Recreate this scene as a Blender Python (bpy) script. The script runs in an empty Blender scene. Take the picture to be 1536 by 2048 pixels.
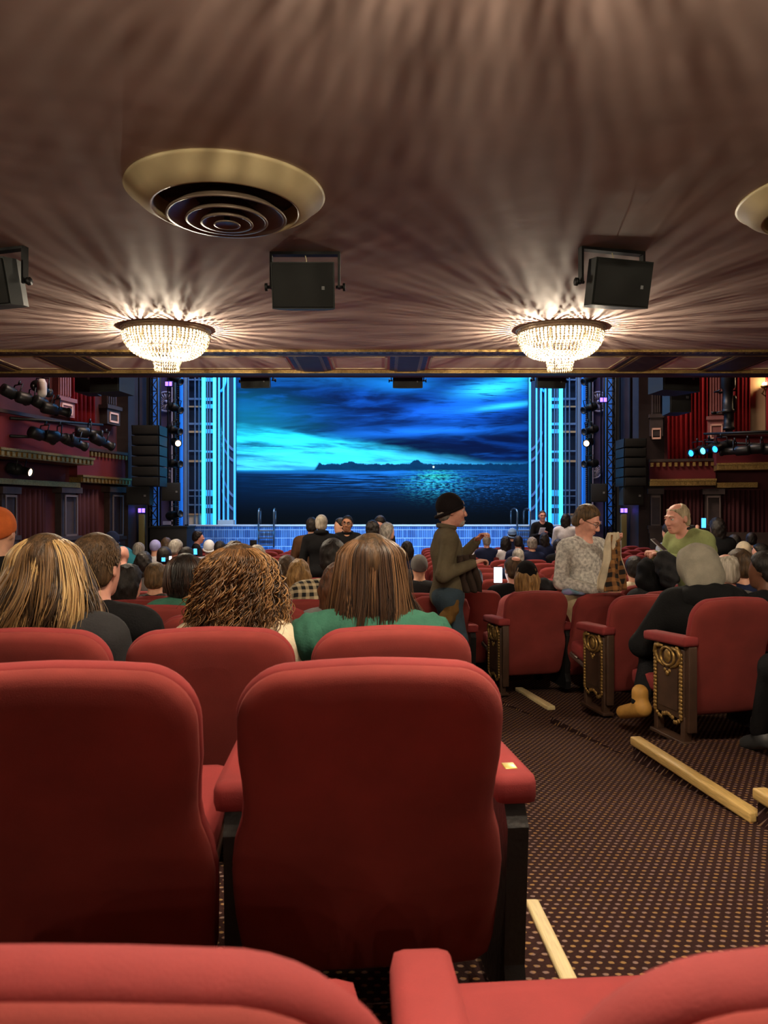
import bpy, bmesh, math, random
import numpy as np
from mathutils import Vector, Matrix

random.seed(7); np.random.seed(7)
R = math.radians
F = 1420.0                      # focal length in pixels of the 1536x2048 frame
CAMZ = 1.2
scene = bpy.context.scene
COL = scene.collection

# ------------------------------------------------------------------ camera
cd = bpy.data.cameras.new('camera'); cam = bpy.data.objects.new('camera', cd); COL.objects.link(cam)
cam.location = (0, 0, CAMZ); cam.rotation_euler = (R(90), 0, 0)
cd.sensor_fit = 'VERTICAL'; cd.sensor_height = 36.0
cd.lens = F / 2048.0 * 36.0
cd.clip_start = 0.02; cd.clip_end = 200
cd.dof.use_dof = True; cd.dof.focus_distance = 4.5; cd.dof.aperture_fstop = (cd.lens / 1000.0) / 0.0030
scene.camera = cam

# ------------------------------------------------------------------ world, exposure
w = bpy.data.worlds.new('world'); scene.world = w; w.use_nodes = True
w.node_tree.nodes['Background'].inputs[0].default_value = (0.55, 0.42, 0.34, 1)
w.node_tree.nodes['Background'].inputs[1].default_value = 0.02
vs = scene.view_settings
vs.view_transform = 'Standard'; vs.look = 'None'; vs.gamma = 1.0; vs.exposure = 0.12; vs.use_curve_mapping = False
try:
    scene.cycles.use_denoising = True
    scene.cycles.max_bounces = 8
    scene.cycles.sample_clamp_indirect = 4.0
    scene.cycles.caustics_reflective = False; scene.cycles.caustics_refractive = False
except Exception:
    pass

# ------------------------------------------------------------------ large lights
def light(kind, name, loc, energy, color, target=None, **kw):
    ld = bpy.data.lights.new(name, kind); ld.energy = energy; ld.color = color
    for k, v in kw.items(): setattr(ld, k, v)
    o = bpy.data.objects.new(name, ld); COL.objects.link(o); o.location = loc
    if target is not None:
        o.rotation_euler = (Vector(target) - Vector(loc)).to_track_quat('-Z', 'Y').to_euler()
    return o
BLUE = (0.10, 0.42, 1.0)
# front-of-house spots hung on the balcony front, above the soffit, washing the painted drop
for sx in (-3.2, 3.2):
    light('SPOT', 'stage_wash_spot', (sx, 12.6, 6.6), 2500, (0.34, 0.68, 1.0), target=(sx * 0.35, 21.2, 3.4), spot_size=R(64), spot_blend=0.6, shadow_soft_size=0.15)
# blue strip lights above the forestage
light('AREA', 'stage_strip_light', (0, 18.9, 7.6), 420, BLUE, target=(0, 20.3, 1.5), shape='RECTANGLE', size=10, size_y=0.3)
light('AREA', 'stage_strip_light', (0, 19.3, 7.0), 130, BLUE, target=(0, 14.5, 0), shape='RECTANGLE', size=9, size_y=0.4)
# blue footlight batten in the pit in front of the tiled stage wall
light('AREA', 'pit_batten_light', (0, 18.9, -0.3), 45, (0.05, 0.38, 1.0), target=(0, 20.0, 0.35), shape='RECTANGLE', size=9.6, size_y=0.12)
# dim house lights high in the auditorium dome beyond the balcony
light('AREA', 'dome_house_light', (0, 15.0, 12.0), 1500, (1.0, 0.72, 0.55), target=(0, 14.5, 0), shape='DISK', size=5)
# ------------------------------------------------------------------ helpers
def P(px, py, d):
    return Vector(((px - 768) / F * d, d, CAMZ - (py - 1024) / F * d))
def lin(c):
    return tuple((v / 12.92 if v <= 0.04045 else ((v + 0.055) / 1.055) ** 2.4) for v in (x / 255.0 for x in c))

MATS = {}
def mat(name, rgb=(128, 128, 128), rough=0.6, metal=0.0, var=0.0, scale=20.0, bump=0.0, bscale=60.0, sheen=0.0,
        emit=None, estr=0.0, stretch=(1, 1, 1), spec=0.4, island=None, rgb2=None, trans=0.0, linear=None):
    if name in MATS: return MATS[name]
    m = bpy.data.materials.new(name); m.use_nodes = True; nt = m.node_tree; b = nt.nodes['Principled BSDF']
    c = linear or lin(rgb)
    b.inputs['Base Color'].default_value = (*c, 1); b.inputs['Roughness'].default_value = rough
    b.inputs['Metallic'].default_value = metal; b.inputs['Specular IOR Level'].default_value = spec
    if sheen:
        b.inputs['Sheen Weight'].default_value = sheen; b.inputs['Sheen Roughness'].default_value = 0.45
        b.inputs['Sheen Tint'].default_value = (min(1, c[0] * 2 + .1), min(1, c[1] * 2 + .05), min(1, c[2] * 2 + .05), 1)
    if emit is not None:
        b.inputs['Emission Color'].default_value = (*lin(emit), 1); b.inputs['Emission Strength'].default_value = estr
    tc = None
    if var or bump:
        tc = nt.nodes.new('ShaderNodeTexCoord'); mp = nt.nodes.new('ShaderNodeMapping'); mp.inputs['Scale'].default_value = stretch
        nt.links.new(tc.outputs['Object'], mp.inputs[0])
    if var or rgb2:
        mix = nt.nodes.new('ShaderNodeMix'); mix.data_type = 'RGBA'
        c2 = lin(rgb2) if rgb2 else tuple(v * (1 - var) for v in c)
        c1 = c if rgb2 else tuple(min(1, v * (1 + var)) for v in c)
        mix.inputs[6].default_value = (*c1, 1); mix.inputs[7].default_value = (*c2, 1)
        if island:
            g = nt.nodes.new('ShaderNodeNewGeometry'); nt.links.new(g.outputs['Random Per Island'], mix.inputs[0])
        else:
            n = nt.nodes.new('ShaderNodeTexNoise'); n.inputs['Scale'].default_value = scale; n.inputs['Detail'].default_value = 5
            if tc is None:
                tc = nt.nodes.new('ShaderNodeTexCoord'); mp = nt.nodes.new('ShaderNodeMapping'); mp.inputs['Scale'].default_value = stretch
                nt.links.new(tc.outputs['Object'], mp.inputs[0])
            nt.links.new(mp.outputs[0], n.inputs['Vector'])
            rp = nt.nodes.new('ShaderNodeMapRange'); rp.inputs[1].default_value = 0.35; rp.inputs[2].default_value = 0.65
            nt.links.new(n.outputs['Fac'], rp.inputs[0]); nt.links.new(rp.outputs[0], mix.inputs[0])
        nt.links.new(mix.outputs[2], b.inputs['Base Color'])
    if bump:
        n2 = nt.nodes.new('ShaderNodeTexNoise'); n2.inputs['Scale'].default_value = bscale; n2.inputs['Detail'].default_value = 3
        nt.links.new(mp.outputs[0], n2.inputs['Vector'])
        bp = nt.nodes.new('ShaderNodeBump'); bp.inputs['Strength'].default_value = bump; bp.inputs['Distance'].default_value = 0.01
        nt.links.new(n2.outputs['Fac'], bp.inputs['Height']); nt.links.new(bp.outputs[0], b.inputs['Normal'])
    MATS[name] = m
    return m

class NT:
    """tiny expression helper for shader nodes"""
    def __init__(s, m): s.nt = m.node_tree
    def node(s, t, **kw):
        n = s.nt.nodes.new(t)
        for k, v in kw.items(): setattr(n, k, v)
        return n
    def put(s, v, sock):
        if isinstance(v, (int, float)): sock.default_value = v
        elif isinstance(v, tuple): sock.default_value = v
        else: s.nt.links.new(v, sock)
    def m(s, op, a, b=0.0, c=0.0, clamp=False):
        n = s.node('ShaderNodeMath', operation=op, use_clamp=clamp)
        s.put(a, n.inputs[0]); s.put(b, n.inputs[1]); s.put(c, n.inputs[2]); return n.outputs[0]
    def add(s, a, b): return s.m('ADD', a, b)
    def sub(s, a, b): return s.m('SUBTRACT', a, b)
    def mul(s, a, b): return s.m('MULTIPLY', a, b)
    def smooth(s, x, a, b, lo=0.0, hi=1.0):
        n = s.node('ShaderNodeMapRange', interpolation_type='SMOOTHSTEP')
        s.put(x, n.inputs[0]); s.put(a, n.inputs[1]); s.put(b, n.inputs[2]); s.put(lo, n.inputs[3]); s.put(hi, n.inputs[4]); return n.outputs[0]
    def vec(s, x, y, z=0.0):
        n = s.node('ShaderNodeCombineXYZ'); s.put(x, n.inputs[0]); s.put(y, n.inputs[1]); s.put(z, n.inputs[2]); return n.outputs[0]
    def noise(s, v, scale, detail=4, rough=0.55, dist=0.0):
        n = s.node('ShaderNodeTexNoise'); s.put(v, n.inputs['Vector']); n.inputs['Scale'].default_value = scale
        n.inputs['Detail'].default_value = detail; n.inputs['Roughness'].default_value = rough; n.inputs['Distortion'].default_value = dist; return n.outputs['Fac']
    def mix(s, f, a, b):
        n = s.node('ShaderNodeMix', data_type='RGBA'); s.put(f, n.inputs[0]); s.put(a, n.inputs[6]); s.put(b, n.inputs[7]); return n.outputs[2]

def tag(o, label=None, cat=None, group=None, kind=None):
    if label: o['label'] = label
    if cat: o['category'] = cat
    if group: o['group'] = group
    if kind: o['kind'] = kind
    return o
def empty(name, loc=(0, 0, 0), rz=0.0, label=None, cat=None, group=None, kind=None):
    o = bpy.data.objects.new(name, None); COL.objects.link(o); o.location = loc; o.rotation_euler = (0, 0, rz); o.empty_display_size = 0.1
    return tag(o, label, cat, group, kind)

class MB:
    """collects geometry for ONE mesh object"""
    def __init__(s): s.v = []; s.f = []; s.sm = []
    def raw(s, vs_, fs, smooth=False):
        o = len(s.v); s.v += [tuple(v) for v in vs_]; s.f += [tuple(i + o for i in f) for f in fs]; s.sm += [smooth] * len(fs); return s
    def box(s, c, size, rot=None, bev=0.0):
        x, y, z = (v / 2 for v in size)
        if bev <= 0:
            vs_ = [Vector((sx * x, sy * y, sz * z)) for sx in (-1, 1) for sy in (-1, 1) for sz in (-1, 1)]
            fs = [(0, 1, 3, 2), (4, 6, 7, 5), (0, 4, 5, 1), (2, 3, 7, 6), (0, 2, 6, 4), (1, 5, 7, 3)]
        else:
            bm = bmesh.new(); bmesh.ops.create_cube(bm, size=1)
            for v in bm.verts: v.co = Vector((v.co.x * size[0], v.co.y * size[1], v.co.z * size[2]))
            bmesh.ops.bevel(bm, geom=list(bm.edges), offset=bev, segments=2, affect='EDGES', profile=0.6)
            bm.verts.index_update(); vs_ = [v.co.copy() for v in bm.verts]; fs = [[v.index for v in f.verts] for f in bm.faces]; bm.free()
        if rot is not None: vs_ = [rot @ v for v in vs_]
        c = Vector(c); return s.raw([v + c for v in vs_], fs, bev > 0)
    def tube(s, pts, r, n=8, caps=True, closed=False):
        pts = [Vector(p) for p in pts]; k = len(pts); rs = r if isinstance(r, (list, tuple)) else [r] * k
        vs_ = []; up = None
        for i, p in enumerate(pts):
            if closed: t = pts[(i + 1) % k] - pts[i - 1]
            else: t = pts[min(i + 1, k - 1)] - pts[max(i - 1, 0)]
            t = t.normalized() if t.length > 1e-9 else Vector((0, 0, 1))
            if up is None: up = t.orthogonal().normalized()
            else:
                up = up - t * up.dot(t); up = up.normalized() if up.length > 1e-6 else t.orthogonal().normalized()
            b = t.cross(up)
            for j in range(n):
                a = 2 * math.pi * j / n; vs_.append(p + (up * math.cos(a) + b * math.sin(a)) * rs[i])
        fs = []
        for i in range(k if closed else k - 1):
            i2 = (i + 1) % k
            for j in range(n):
                j2 = (j + 1) % n; fs.append((i * n + j, i * n + j2, i2 * n + j2, i2 * n + j))
        if caps and not closed:
            fs.append(tuple(range(n - 1, -1, -1))); fs.append(tuple((k - 1) * n + j for j in range(n)))
        return s.raw(vs_, fs, True)
    def lathe(s, prof, n=32, c=(0, 0, 0), rot=None, a0=0.0, a1=2 * math.pi):
        full = abs(a1 - a0 - 2 * math.pi) < 1e-6; m = n if full else n + 1
        vs_ = []; c = Vector(c)
        for (r, z) in prof:
            for j in range(m):
                a = a0 + (a1 - a0) * j / n; v = Vector((r * math.cos(a), r * math.sin(a), z))
                vs_.append((rot @ v if rot is not None else v) + c)
        fs = []
        for i in range(len(prof) - 1):
            for j in range(n):
                j2 = (j + 1) % m; fs.append((i * m + j, i * m + j2, (i + 1) * m + j2, (i + 1) * m + j))
        return s.raw(vs_, fs, True)
    def prism(s, poly, axis, a, b, smooth=False):
        """poly in 2D, extruded along axis 'x'|'y'|'z' from a to b"""
        def mk(p, t): return {'x': (t, p[0], p[1]), 'y': (p[0], t, p[1]), 'z': (p[0], p[1], t)}[axis]
        n = len(poly); vs_ = [mk(p, a) for p in poly] + [mk(p, b) for p in poly]
        fs = [(i, (i + 1) % n, n + (i + 1) % n, n + i) for i in range(n)] + [tuple(range(n - 1, -1, -1)), tuple(range(n, 2 * n))]
        return s.raw(vs_, fs, smooth)
    def ball(s, c, r, nu=8, nv=6, scale=(1, 1, 1)):
        c = Vector(c); vs_ = [c + Vector((0, 0, r * scale[2]))]
        for i in range(1, nv):
            t = math.pi * i / nv
            for j in range(nu):
                a = 2 * math.pi * j / nu; vs_.append(c + Vector((r * scale[0] * math.sin(t) * math.cos(a), r * scale[1] * math.sin(t) * math.sin(a), r * scale[2] * math.cos(t))))
        vs_.append(c - Vector((0, 0, r * scale[2]))); fs = []
        for j in range(nu): fs.append((0, 1 + j, 1 + (j + 1) % nu))
        for i in range(nv - 2):
            for j in range(nu):
                a = 1 + i * nu; fs.append((a + j, a + nu + j, a + nu + (j + 1) % nu, a + (j + 1) % nu))
        l = 1 + (nv - 2) * nu; e = len(vs_) - 1
        for j in range(nu): fs.append((e, l + (j + 1) % nu, l + j))
        return s.raw(vs_, fs, True)
    def mesh(s, name, m):
        me = bpy.data.meshes.new(name); me.from_pydata(s.v, [], s.f); me.validate()
        if len(me.polygons) == len(s.sm): me.polygons.foreach_set('use_smooth', s.sm)
        bm = bmesh.new(); bm.from_mesh(me); bmesh.ops.recalc_face_normals(bm, faces=bm.faces); bm.to_mesh(me); bm.free()
        for mm in (m if isinstance(m, (list, tuple)) else [m]): me.materials.append(mm)
        return me
    def build(s, name, m, parent=None, loc=(0, 0, 0), rot=(0, 0, 0)):
        o = bpy.data.objects.new(name, s.mesh(name, m)); COL.objects.link(o); o.location = loc; o.rotation_euler = rot
        if parent: o.parent = parent
        return o
def obj(name, me, parent=None, loc=(0, 0, 0), rot=(0, 0, 0)):
    o = bpy.data.objects.new(name, me); COL.objects.link(o); o.location = loc; o.rotation_euler = rot
    if parent: o.parent = parent
    return o
def copy_tree(o, parent=None):
    c = o.copy(); COL.objects.link(c)
    if parent: c.parent = parent
    for ch in o.children: copy_tree(ch, c)
    return c
def struct(name, mb, m, parent=None):
    o = mb.build(name, m, parent)
    if parent is None: o['kind'] = 'structure'
    return o
# ------------------------------------------------------------------ room shell
def cz(y): return 2.95 + 0.05 * y if y < 9.9 else 3.445 + 0.002 * (y - 9.9)                      # soffit under the balcony rises towards the stage
def zbase(y): return max(0.03 - 0.09 * (y - 1.87) if y < 3.9 else -0.1527 - 0.055 * (y - 3.9), -0.44)
def zslab(y): return max(0.135 - 0.09 * (y - 1.28), -0.44)

M_plaster = mat('plaster_mauve', (168, 144, 134), 0.75, var=0.10, scale=1.6, bump=0.25, bscale=5.0)
M_brown = mat('dark_brown_paint', (58, 44, 38), 0.5, var=0.2, scale=6)
M_gold = mat('old_gold', (150, 122, 70), 0.42, metal=0.65, var=0.3, scale=40, bump=0.4, bscale=90)
M_cream = mat('cream_line', (205, 190, 150), 0.55)
M_wallred = mat('box_red', (92, 20, 27), 0.8, var=0.12, scale=3)
M_walldark = mat('wall_dark_red', (70, 26, 30), 0.8, var=0.25, scale=2)
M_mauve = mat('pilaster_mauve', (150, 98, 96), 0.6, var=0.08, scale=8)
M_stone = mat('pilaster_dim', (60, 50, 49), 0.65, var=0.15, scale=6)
M_black = mat('matte_black', (16, 17, 16), 0.55)
M_blackgreen = mat('speaker_black', (30, 34, 30), 0.6, bump=0.15, bscale=400)
M_steel = mat('steel', (120, 125, 130), 0.3, metal=0.9)
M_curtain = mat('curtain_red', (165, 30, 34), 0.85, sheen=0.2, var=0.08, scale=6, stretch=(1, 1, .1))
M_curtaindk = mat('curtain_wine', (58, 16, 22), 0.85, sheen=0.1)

# carpet with small two-tone sprigs in offset rows
def carpet_mat():
    m = bpy.data.materials.new('patterned_carpet'); m.use_nodes = True; n = NT(m); b = m.node_tree.nodes['Principled BSDF']
    tc = n.node('ShaderNodeTexCoord'); sp = n.node('ShaderNodeSeparateXYZ'); n.nt.links.new(tc.outputs['Object'], sp.inputs[0])
    X, Y, Z = sp.outputs
    Yr = n.add(Y, n.mul(Z, 1.0))
    p = 0.031; sx = n.m('DIVIDE', X, p); sy = n.m('DIVIDE', Yr, p * 0.8)
    row = n.m('FLOOR', sy); off = n.mul(n.m('MODULO', n.m('ABSOLUTE', row), 2.0), 0.5)
    fx = n.sub(n.m('FRACT', n.add(sx, off)), 0.5); fy = n.sub(n.m('FRACT', sy), 0.5)
    wv = n.noise(n.vec(X, Yr, 0.0), 170, 2)
    r = n.m('SQRT', n.add(n.m('POWER', n.mul(fx, 1.0), 2.0), n.m('POWER', n.mul(fy, 1.15), 2.0)))
    r = n.add(r, n.mul(n.sub(wv, 0.5), 0.22))
    dot = n.smooth(r, 0.30, 0.20)
    tone = n.smooth(n.noise(n.vec(X, Yr, 0.0), 26, 1), 0.42, 0.58)
    c1 = n.mix(tone, (*lin((150, 116, 74)), 1), (*lin((132, 108, 100)), 1))
    base = n.mix(n.noise(n.vec(X, Yr, 0.0), 90, 2), (*lin((34, 22, 20)), 1), (*lin((58, 34, 32)), 1))
    n.nt.links.new(n.mix(dot, base, c1), b.inputs['Base Color']); b.inputs['Roughness'].default_value = 0.95; b.inputs['Specular IOR Level'].default_value = 0.1
    bp = n.node('ShaderNodeBump'); bp.inputs['Strength'].default_value = 0.5; bp.inputs['Distance'].default_value = 0.004
    n.nt.links.new(n.add(dot, n.noise(n.vec(X, Yr, 0.0), 300, 2)), bp.inputs['Height']); n.nt.links.new(bp.outputs[0], b.inputs['Normal'])
    return m
M_carpet = carpet_mat()

# floor: sloping aisle ramp, flat towards the stage
ys = [-5, 0, 1, 2, 3, 3.9, 5, 6, 7.09, 9.12, 12, 19.99]
mb = MB(); vs_ = [(x, y, zbase(y)) for y in ys for x in (-11.5, 11.5)] + [(x, y, zbase(y) - 0.3) for y in ys for x in (-11.5, 11.5)]
n_ = len(ys); fs = [(2 * i, 2 * i + 1, 2 * i + 3, 2 * i + 2) for i in range(n_ - 1)] + [(2 * n_ + 2 * i, 2 * n_ + 2 * i + 2, 2 * n_ + 2 * i + 3, 2 * n_ + 2 * i + 1) for i in range(n_ - 1)]
fs += [(2 * i, 2 * i + 2, 2 * n_ + 2 * i + 2, 2 * n_ + 2 * i) for i in range(n_ - 1)] + [(2 * i + 1, 2 * n_ + 2 * i + 1, 2 * n_ + 2 * i + 3, 2 * i + 3) for i in range(n_ - 1)]
fs += [(0, 2 * n_, 2 * n_ + 1, 1), (2 * n_ - 2, 2 * n_ - 1, 4 * n_ - 1, 4 * n_ - 2)]
floor = struct('floor', mb.raw(vs_, fs), M_carpet)
# raised seating slab of the centre block (left of the aisle)
def wedge(x0, x1, y0, y1, zt0, zt1, zb):
    v = [(x0, y0, zb), (x1, y0, zb), (x1, y1, zb), (x0, y1, zb), (x0, y0, zt0), (x1, y0, zt0), (x1, y1, zt1), (x0, y1, zt1)]
    return MB().raw(v, [(0, 3, 2, 1), (4, 5, 6, 7), (0, 1, 5, 4), (1, 2, 6, 5), (2, 3, 7, 6), (3, 0, 4, 7)])
struct('floor_block', wedge(-11.4, 0.42, -4.5, 7.6, zslab(-4.5), zslab(7.6) + .001, -0.5), M_carpet)
# level carpeted platforms of the right block, one per seat row, with wooden nosings along the aisle
M_wood = mat('nosing_wood', (205, 170, 105), 0.45, var=0.15, scale=14, stretch=(12, 1, 12), bump=0.2, bscale=30)
M_woodpale = mat('nosing_wood_pale', (222, 200, 150), 0.45, var=0.10, scale=14, stretch=(12, 1, 12), bump=0.2, bscale=30)
# (aisle x at near end, at far end, y near, y far, z)
PLAT = [(1.60, 1.505, 2.05, 2.86, 0.075), (1.50, 1.355, 2.88, 3.86, -0.035), (1.36, 1.10, 3.88, 4.70, -0.152), (1.10, 0.78, 4.72, 5.50, -0.202), (0.78, 0.45, 5.52, 6.36, -0.262)]
nos = []
for i, (xa, xb, ya, yb, z) in enumerate(PLAT):
    zb = zbase(yb) - 0.15
    v = [(xa, ya, zb), (9.9, ya, zb), (9.9, yb, zb), (xb, yb, zb), (xa, ya, z), (9.9, ya, z), (9.9, yb, z), (xb, yb, z)]
    struct('floor_platform', MB().raw(v, [(0, 3, 2, 1), (4, 5, 6, 7), (0, 1, 5, 4), (1, 2, 6, 5), (2, 3, 7, 6), (3, 0, 4, 7)]), M_carpet)
def nosing(p0, p1, label, wd=0.06, ht=0.045, m=None):
    p0, p1 = Vector(p0), Vector(p1); d = p1 - p0; L = d.length; mid = (p0 + p1) / 2
    rz = math.atan2(-d.x, d.y); pitch = math.asin(d.z / L)
    o = MB().box((0, 0, 0), (wd, L, ht), bev=0.008).build('wooden_nosing', m or M_wood, None, mid, (pitch, 0, rz))
    return tag(o, label, 'nosing', 'wooden nosings along the aisle')
xa, xb, ya, yb, z = PLAT[1]; nosing((xa + .01, ya, z - .005), (xb + .01, yb, z - .005), 'long yellow wooden nosing on the carpeted platform edge across the aisle')
xa, xb, ya, yb, z = PLAT[0]; nosing((xa + .005, ya, z - .005), (xb + .005, yb, z - .005), 'short wooden nosing end at the right edge of the photo')
nosing((0.435, 1.35, zslab(1.35) + .004), (0.428, 2.06, zslab(2.06) + .004), 'pale ridged wooden nosing beside the black aisle seat standard', wd=0.04, ht=0.02, m=M_woodpale)
nosing((1.185, 5.02, -0.188), (1.065, 5.62, -0.20), 'small wooden nosing on the floor beyond the big red aisle seat', wd=0.06, ht=0.03, m=M_woodpale)

# ceiling under the balcony
def slab(mb, x0, x1, y0, y1, dt, db):
    v = [(x, y, cz(y) + d) for d in (db, dt) for (x, y) in ((x0, y0), (x1, y0), (x1, y1), (x0, y1))]
    return mb.raw(v, [(0, 3, 2, 1), (4, 5, 6, 7), (0, 1, 5, 4), (1, 2, 6, 5), (2, 3, 7, 6), (3, 0, 4, 7)])
ceiling = struct('ceiling', slab(MB(), -11, 11, -5, 9.83, 0.25, 0.0), M_plaster)
# coffered band at the balcony edge
XC = -0.37
PAN = [(-8.4, -6.35), (-5.87, -4.9), (-4.45, -1.27), (-0.95, 0.21), (0.52, 3.70), (4.13, 5.1), (5.55, 7.8)]
YA, YB = 10.15, 11.33
tr = struct('trim_1', slab(slab(MB(), -11, 11, 9.82, 10.15, 0.2, -0.02), -11, 11, 11.30, 11.56, 0.2, -0.03), M_brown)
gb = MB(); slab(gb, -11, 11, 9.80, 9.845, 0.1, -0.03); gb.build('gold_bead', M_gold, tr)
gb = MB(); slab(gb, -11, 11, 10.12, 10.16, 0.1, -0.022); slab(gb, -11, 11, 11.29, 11.33, .1, -.04); gb.build('gold_bead', M_gold, tr)
dn = MB()
for i in range(150):
    x = -8 + i * 0.107; slab(dn, x, x + 0.055, 9.85, 9.93, 0.0, -0.028)
dn.build('dentil_strip', M_gold, tr)
edges = [(-11, PAN[0][0])] + [(PAN[i][1], PAN[i + 1][0]) for i in range(6)] + [(PAN[6][1], 11)]
for (a, b) in edges: slab(MB(), a, b, 10.15, 11.30, 0.2, -0.02).build('beam', M_brown, tr)
M_panel = mat('panel_pale_mauve', (232, 212, 198), .7, var=.05, scale=3)
M_coveblue = mat('cove_blue', (60, 74, 120), 0.5, var=0.3, scale=30)
for (a, b) in PAN:
    pn = slab(MB(), a, b, YA, YB, 0.2, 0.008).build('panel', M_panel, tr)
    fr = MB()
    for (x0, x1, y0, y1) in ((a, b, YA, YA + .05), (a, b, YB - .05, YB), (a, a + .05, YA, YB), (b - .05, b, YA, YB)): slab(fr, x0, x1, y0, y1, 0.06, -0.012)
    fr.build('gilt_frame', M_gold, pn)
    fr = MB(); q = 0.16
    for (x0, x1, y0, y1) in ((a + q, b - q, YA + q, YA + q + .03), (a + q, b - q, YB - q - .03, YB - q), (a + q, a + q + .03, YA + q, YB - q), (b - q - .03, b - q, YA + q, YB - q)): slab(fr, x0, x1, y0, y1, 0.06, 0.0)
    fr.build('inner_frame', M_cream, pn)
    for xx, s in ((a, 1), (b, -1)):
        cv = MB(); slab(cv, min(xx, xx + s * .12), max(xx, xx + s * .12), YA, YB, 0.06, -0.002); cv.build('side_cove', M_coveblue if abs(xx) < 1.4 else M_brown, pn)
# balcony front above the soffit, upper ceiling, side and rear walls (they close the room)
struct('wall_balcony', MB().box((0, 11.64, 4.95), (22, 0.16, 3.06)), M_walldark)
struct('ceiling_dome', MB().box((0, 16.5, 13.5), (24, 13, 0.3)), M_walldark)
struct('wall_house_left', MB().box((-11.1, 4.5, 5.2), (0.2, 19.5, 12)), M_walldark)
struct('wall_house_right', MB().box((11.1, 6.5, 5.2), (0.2, 23.5, 12)), M_walldark)
struct('wall_rear', MB().box((0, -5.1, 2), (22.4, 0.2, 6)), M_walldark)
struct('wall_balcony_rear', MB().box((0, 6.5, 9.9), (22.2, 0.2, 7)), M_walldark)

# ------------------------------------------------------------------ side walls with boxes
def LW(px):  # point on the left splayed wall seen in pixel column px
    a = (px - 768) / F; d = -11.2475 / (a - 0.235); return Vector((a * d, d, 0))
def RW(px):
    a = (px - 768) / F; d = 74.4 / (a + 3.65); return Vector((a * d, d, 0))
def zpix(py, d): return CAMZ - (py - 1024) / F * d
def wallbox(mb, A, B, z0, z1, out0, out1):
    """box standing on the wall line A-B (xy), from out0 to out1 metres towards the house"""
    A = Vector((A.x, A.y)); B = Vector((B.x, B.y)); t = (B - A).normalized(); nrm = Vector((t.y, -t.x))
    if nrm.dot(Vector((0, 3)) - A) < 0: nrm = -nrm
    v = []
    for z in (z0, z1):
        for (p, o) in ((A, out0), (B, out0), (B, out1), (A, out1)): q = p + nrm * o; v.append((q.x, q.y, z))
    return mb.raw(v, [(0, 3, 2, 1), (4, 5, 6, 7), (0, 1, 5, 4), (1, 2, 6, 5), (2, 3, 7, 6), (3, 0, 4, 7)])
def curtain(A, B, z0, z1, out, m, name, label, folds=7, amp=0.07):
    A = Vector((A.x, A.y)); B = Vector((B.x, B.y)); t = (B - A); L = t.length; t.normalize(); nrm = Vector((t.y, -t.x))
    if nrm.dot(Vector((0, 3)) - A) < 0: nrm = -nrm
    k = folds * 8; vs_ = []
    for zi, z in enumerate((z0, (z0 + z1) / 2, z1)):
        for i in range(k + 1):
            s = i / k; o = out + amp * math.sin(s * folds * 2 * math.pi + .7 * math.sin(s * 9) + zi * .25) + amp * .35 * math.sin(s * folds * 5.1)
            q = A + t * (L * s) + nrm * o; vs_.append((q.x, q.y, z))
    w_ = k + 1; fs = [(r * w_ + i, r * w_ + i + 1, (r + 1) * w_ + i + 1, (r + 1) * w_ + i) for r in range(2) for i in range(k)]
    o = MB().raw(vs_, fs, True).build(name, m)
    sd = o.modifiers.new('thick', 'SOLIDIFY'); sd.thickness = 0.012
    return tag(o, label, 'curtain', 'theatre box curtains')
L0, L2 = Vector((-6.9, 18.5, 0)), Vector((-8.75, 10.6, 0))
R0_, R2_ = Vector((6.9, 18.5, 0)), Vector((11.2, 17.32, 0))
struct('wall_left', wallbox(MB(), L0, L2, -0.6, 13, -0.3, 0.0), M_walldark)
struct('wall_right', wallbox(MB(), R0_, R2_, -0.6, 13, -0.3, 0.0), M_walldark)
struct('wall_left_return', wallbox(MB(), L2, Vector((-11.2, 10.4, 0)), -0.6, 13, -0.3, 0.0), M_walldark)

def pilaster(W, p0, p1, y0, y1, base_y, mm, fl, label, frame=None, out=0.16, cap=False):
    A, B = W(p0), W(p1); d = (A.y + B.y) / 2; z0 = zpix(y1, d); z1 = zpix(y0, d); zb = zpix(base_y, d)
    root = empty('wall_pilaster', (0, 0, 0), 0, label, 'pilaster', 'pilasters between the boxes')
    wallbox(MB(), A, B, z0, z1, 0, out).build('shaft', mm, root)
    n = fl
    for i in range(n):
        a = A.lerp(B, (i + 0.25) / n); b = A.lerp(B, (i + 0.75) / n)
        wallbox(MB(), a, b, z0 + .12, z1 - .12, out, out + .03).build('flute', mm, root)
    A2, B2 = W(p0 - 4), W(p1 + 4)
    if base_y > y1:
        wallbox(MB(), A2, B2, zb, z0 + .02, 0, out + .06).build('pedestal', mm, root)
        wallbox(MB(), W(p0 - 6), W(p1 + 6), z0 - .02, z0 + .07, 0, out + .1).build('moulding', mm, root)
    if cap: wallbox(MB(), W(p0 - 6), W(p1 + 6), z1 - .14, z1, 0, out + .1).build('capital', mm, root)
    if frame:
        (fy0, fy1, fm) = frame; f = MB(); a, b = A2.lerp(B2, .16), A2.lerp(B2, .84); za, zb_ = zpix(fy1, d), zpix(fy0, d); w_ = .045; oo = out + .06 if base_y > y1 else out
        for (p, q, u0, u1) in ((a, b, za, za + w_), (a, b, zb_ - w_, zb_), (a, a.lerp(b, .09), za, zb_), (a.lerp(b, .91), b, za, zb_)): wallbox(f, p, q, u0, u1, oo, oo + .02)
        f.build('panel_frame', fm, root)
    return root
M_pinkline = mat('pale_pink_line', (235, 190, 170), 0.5)
pilaster(LW, 105, 129, 640, 802, 834, M_mauve, 5, 'fluted mauve pilaster beside the red curtain above the lighting pipe', (808, 830, M_pinkline))
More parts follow.
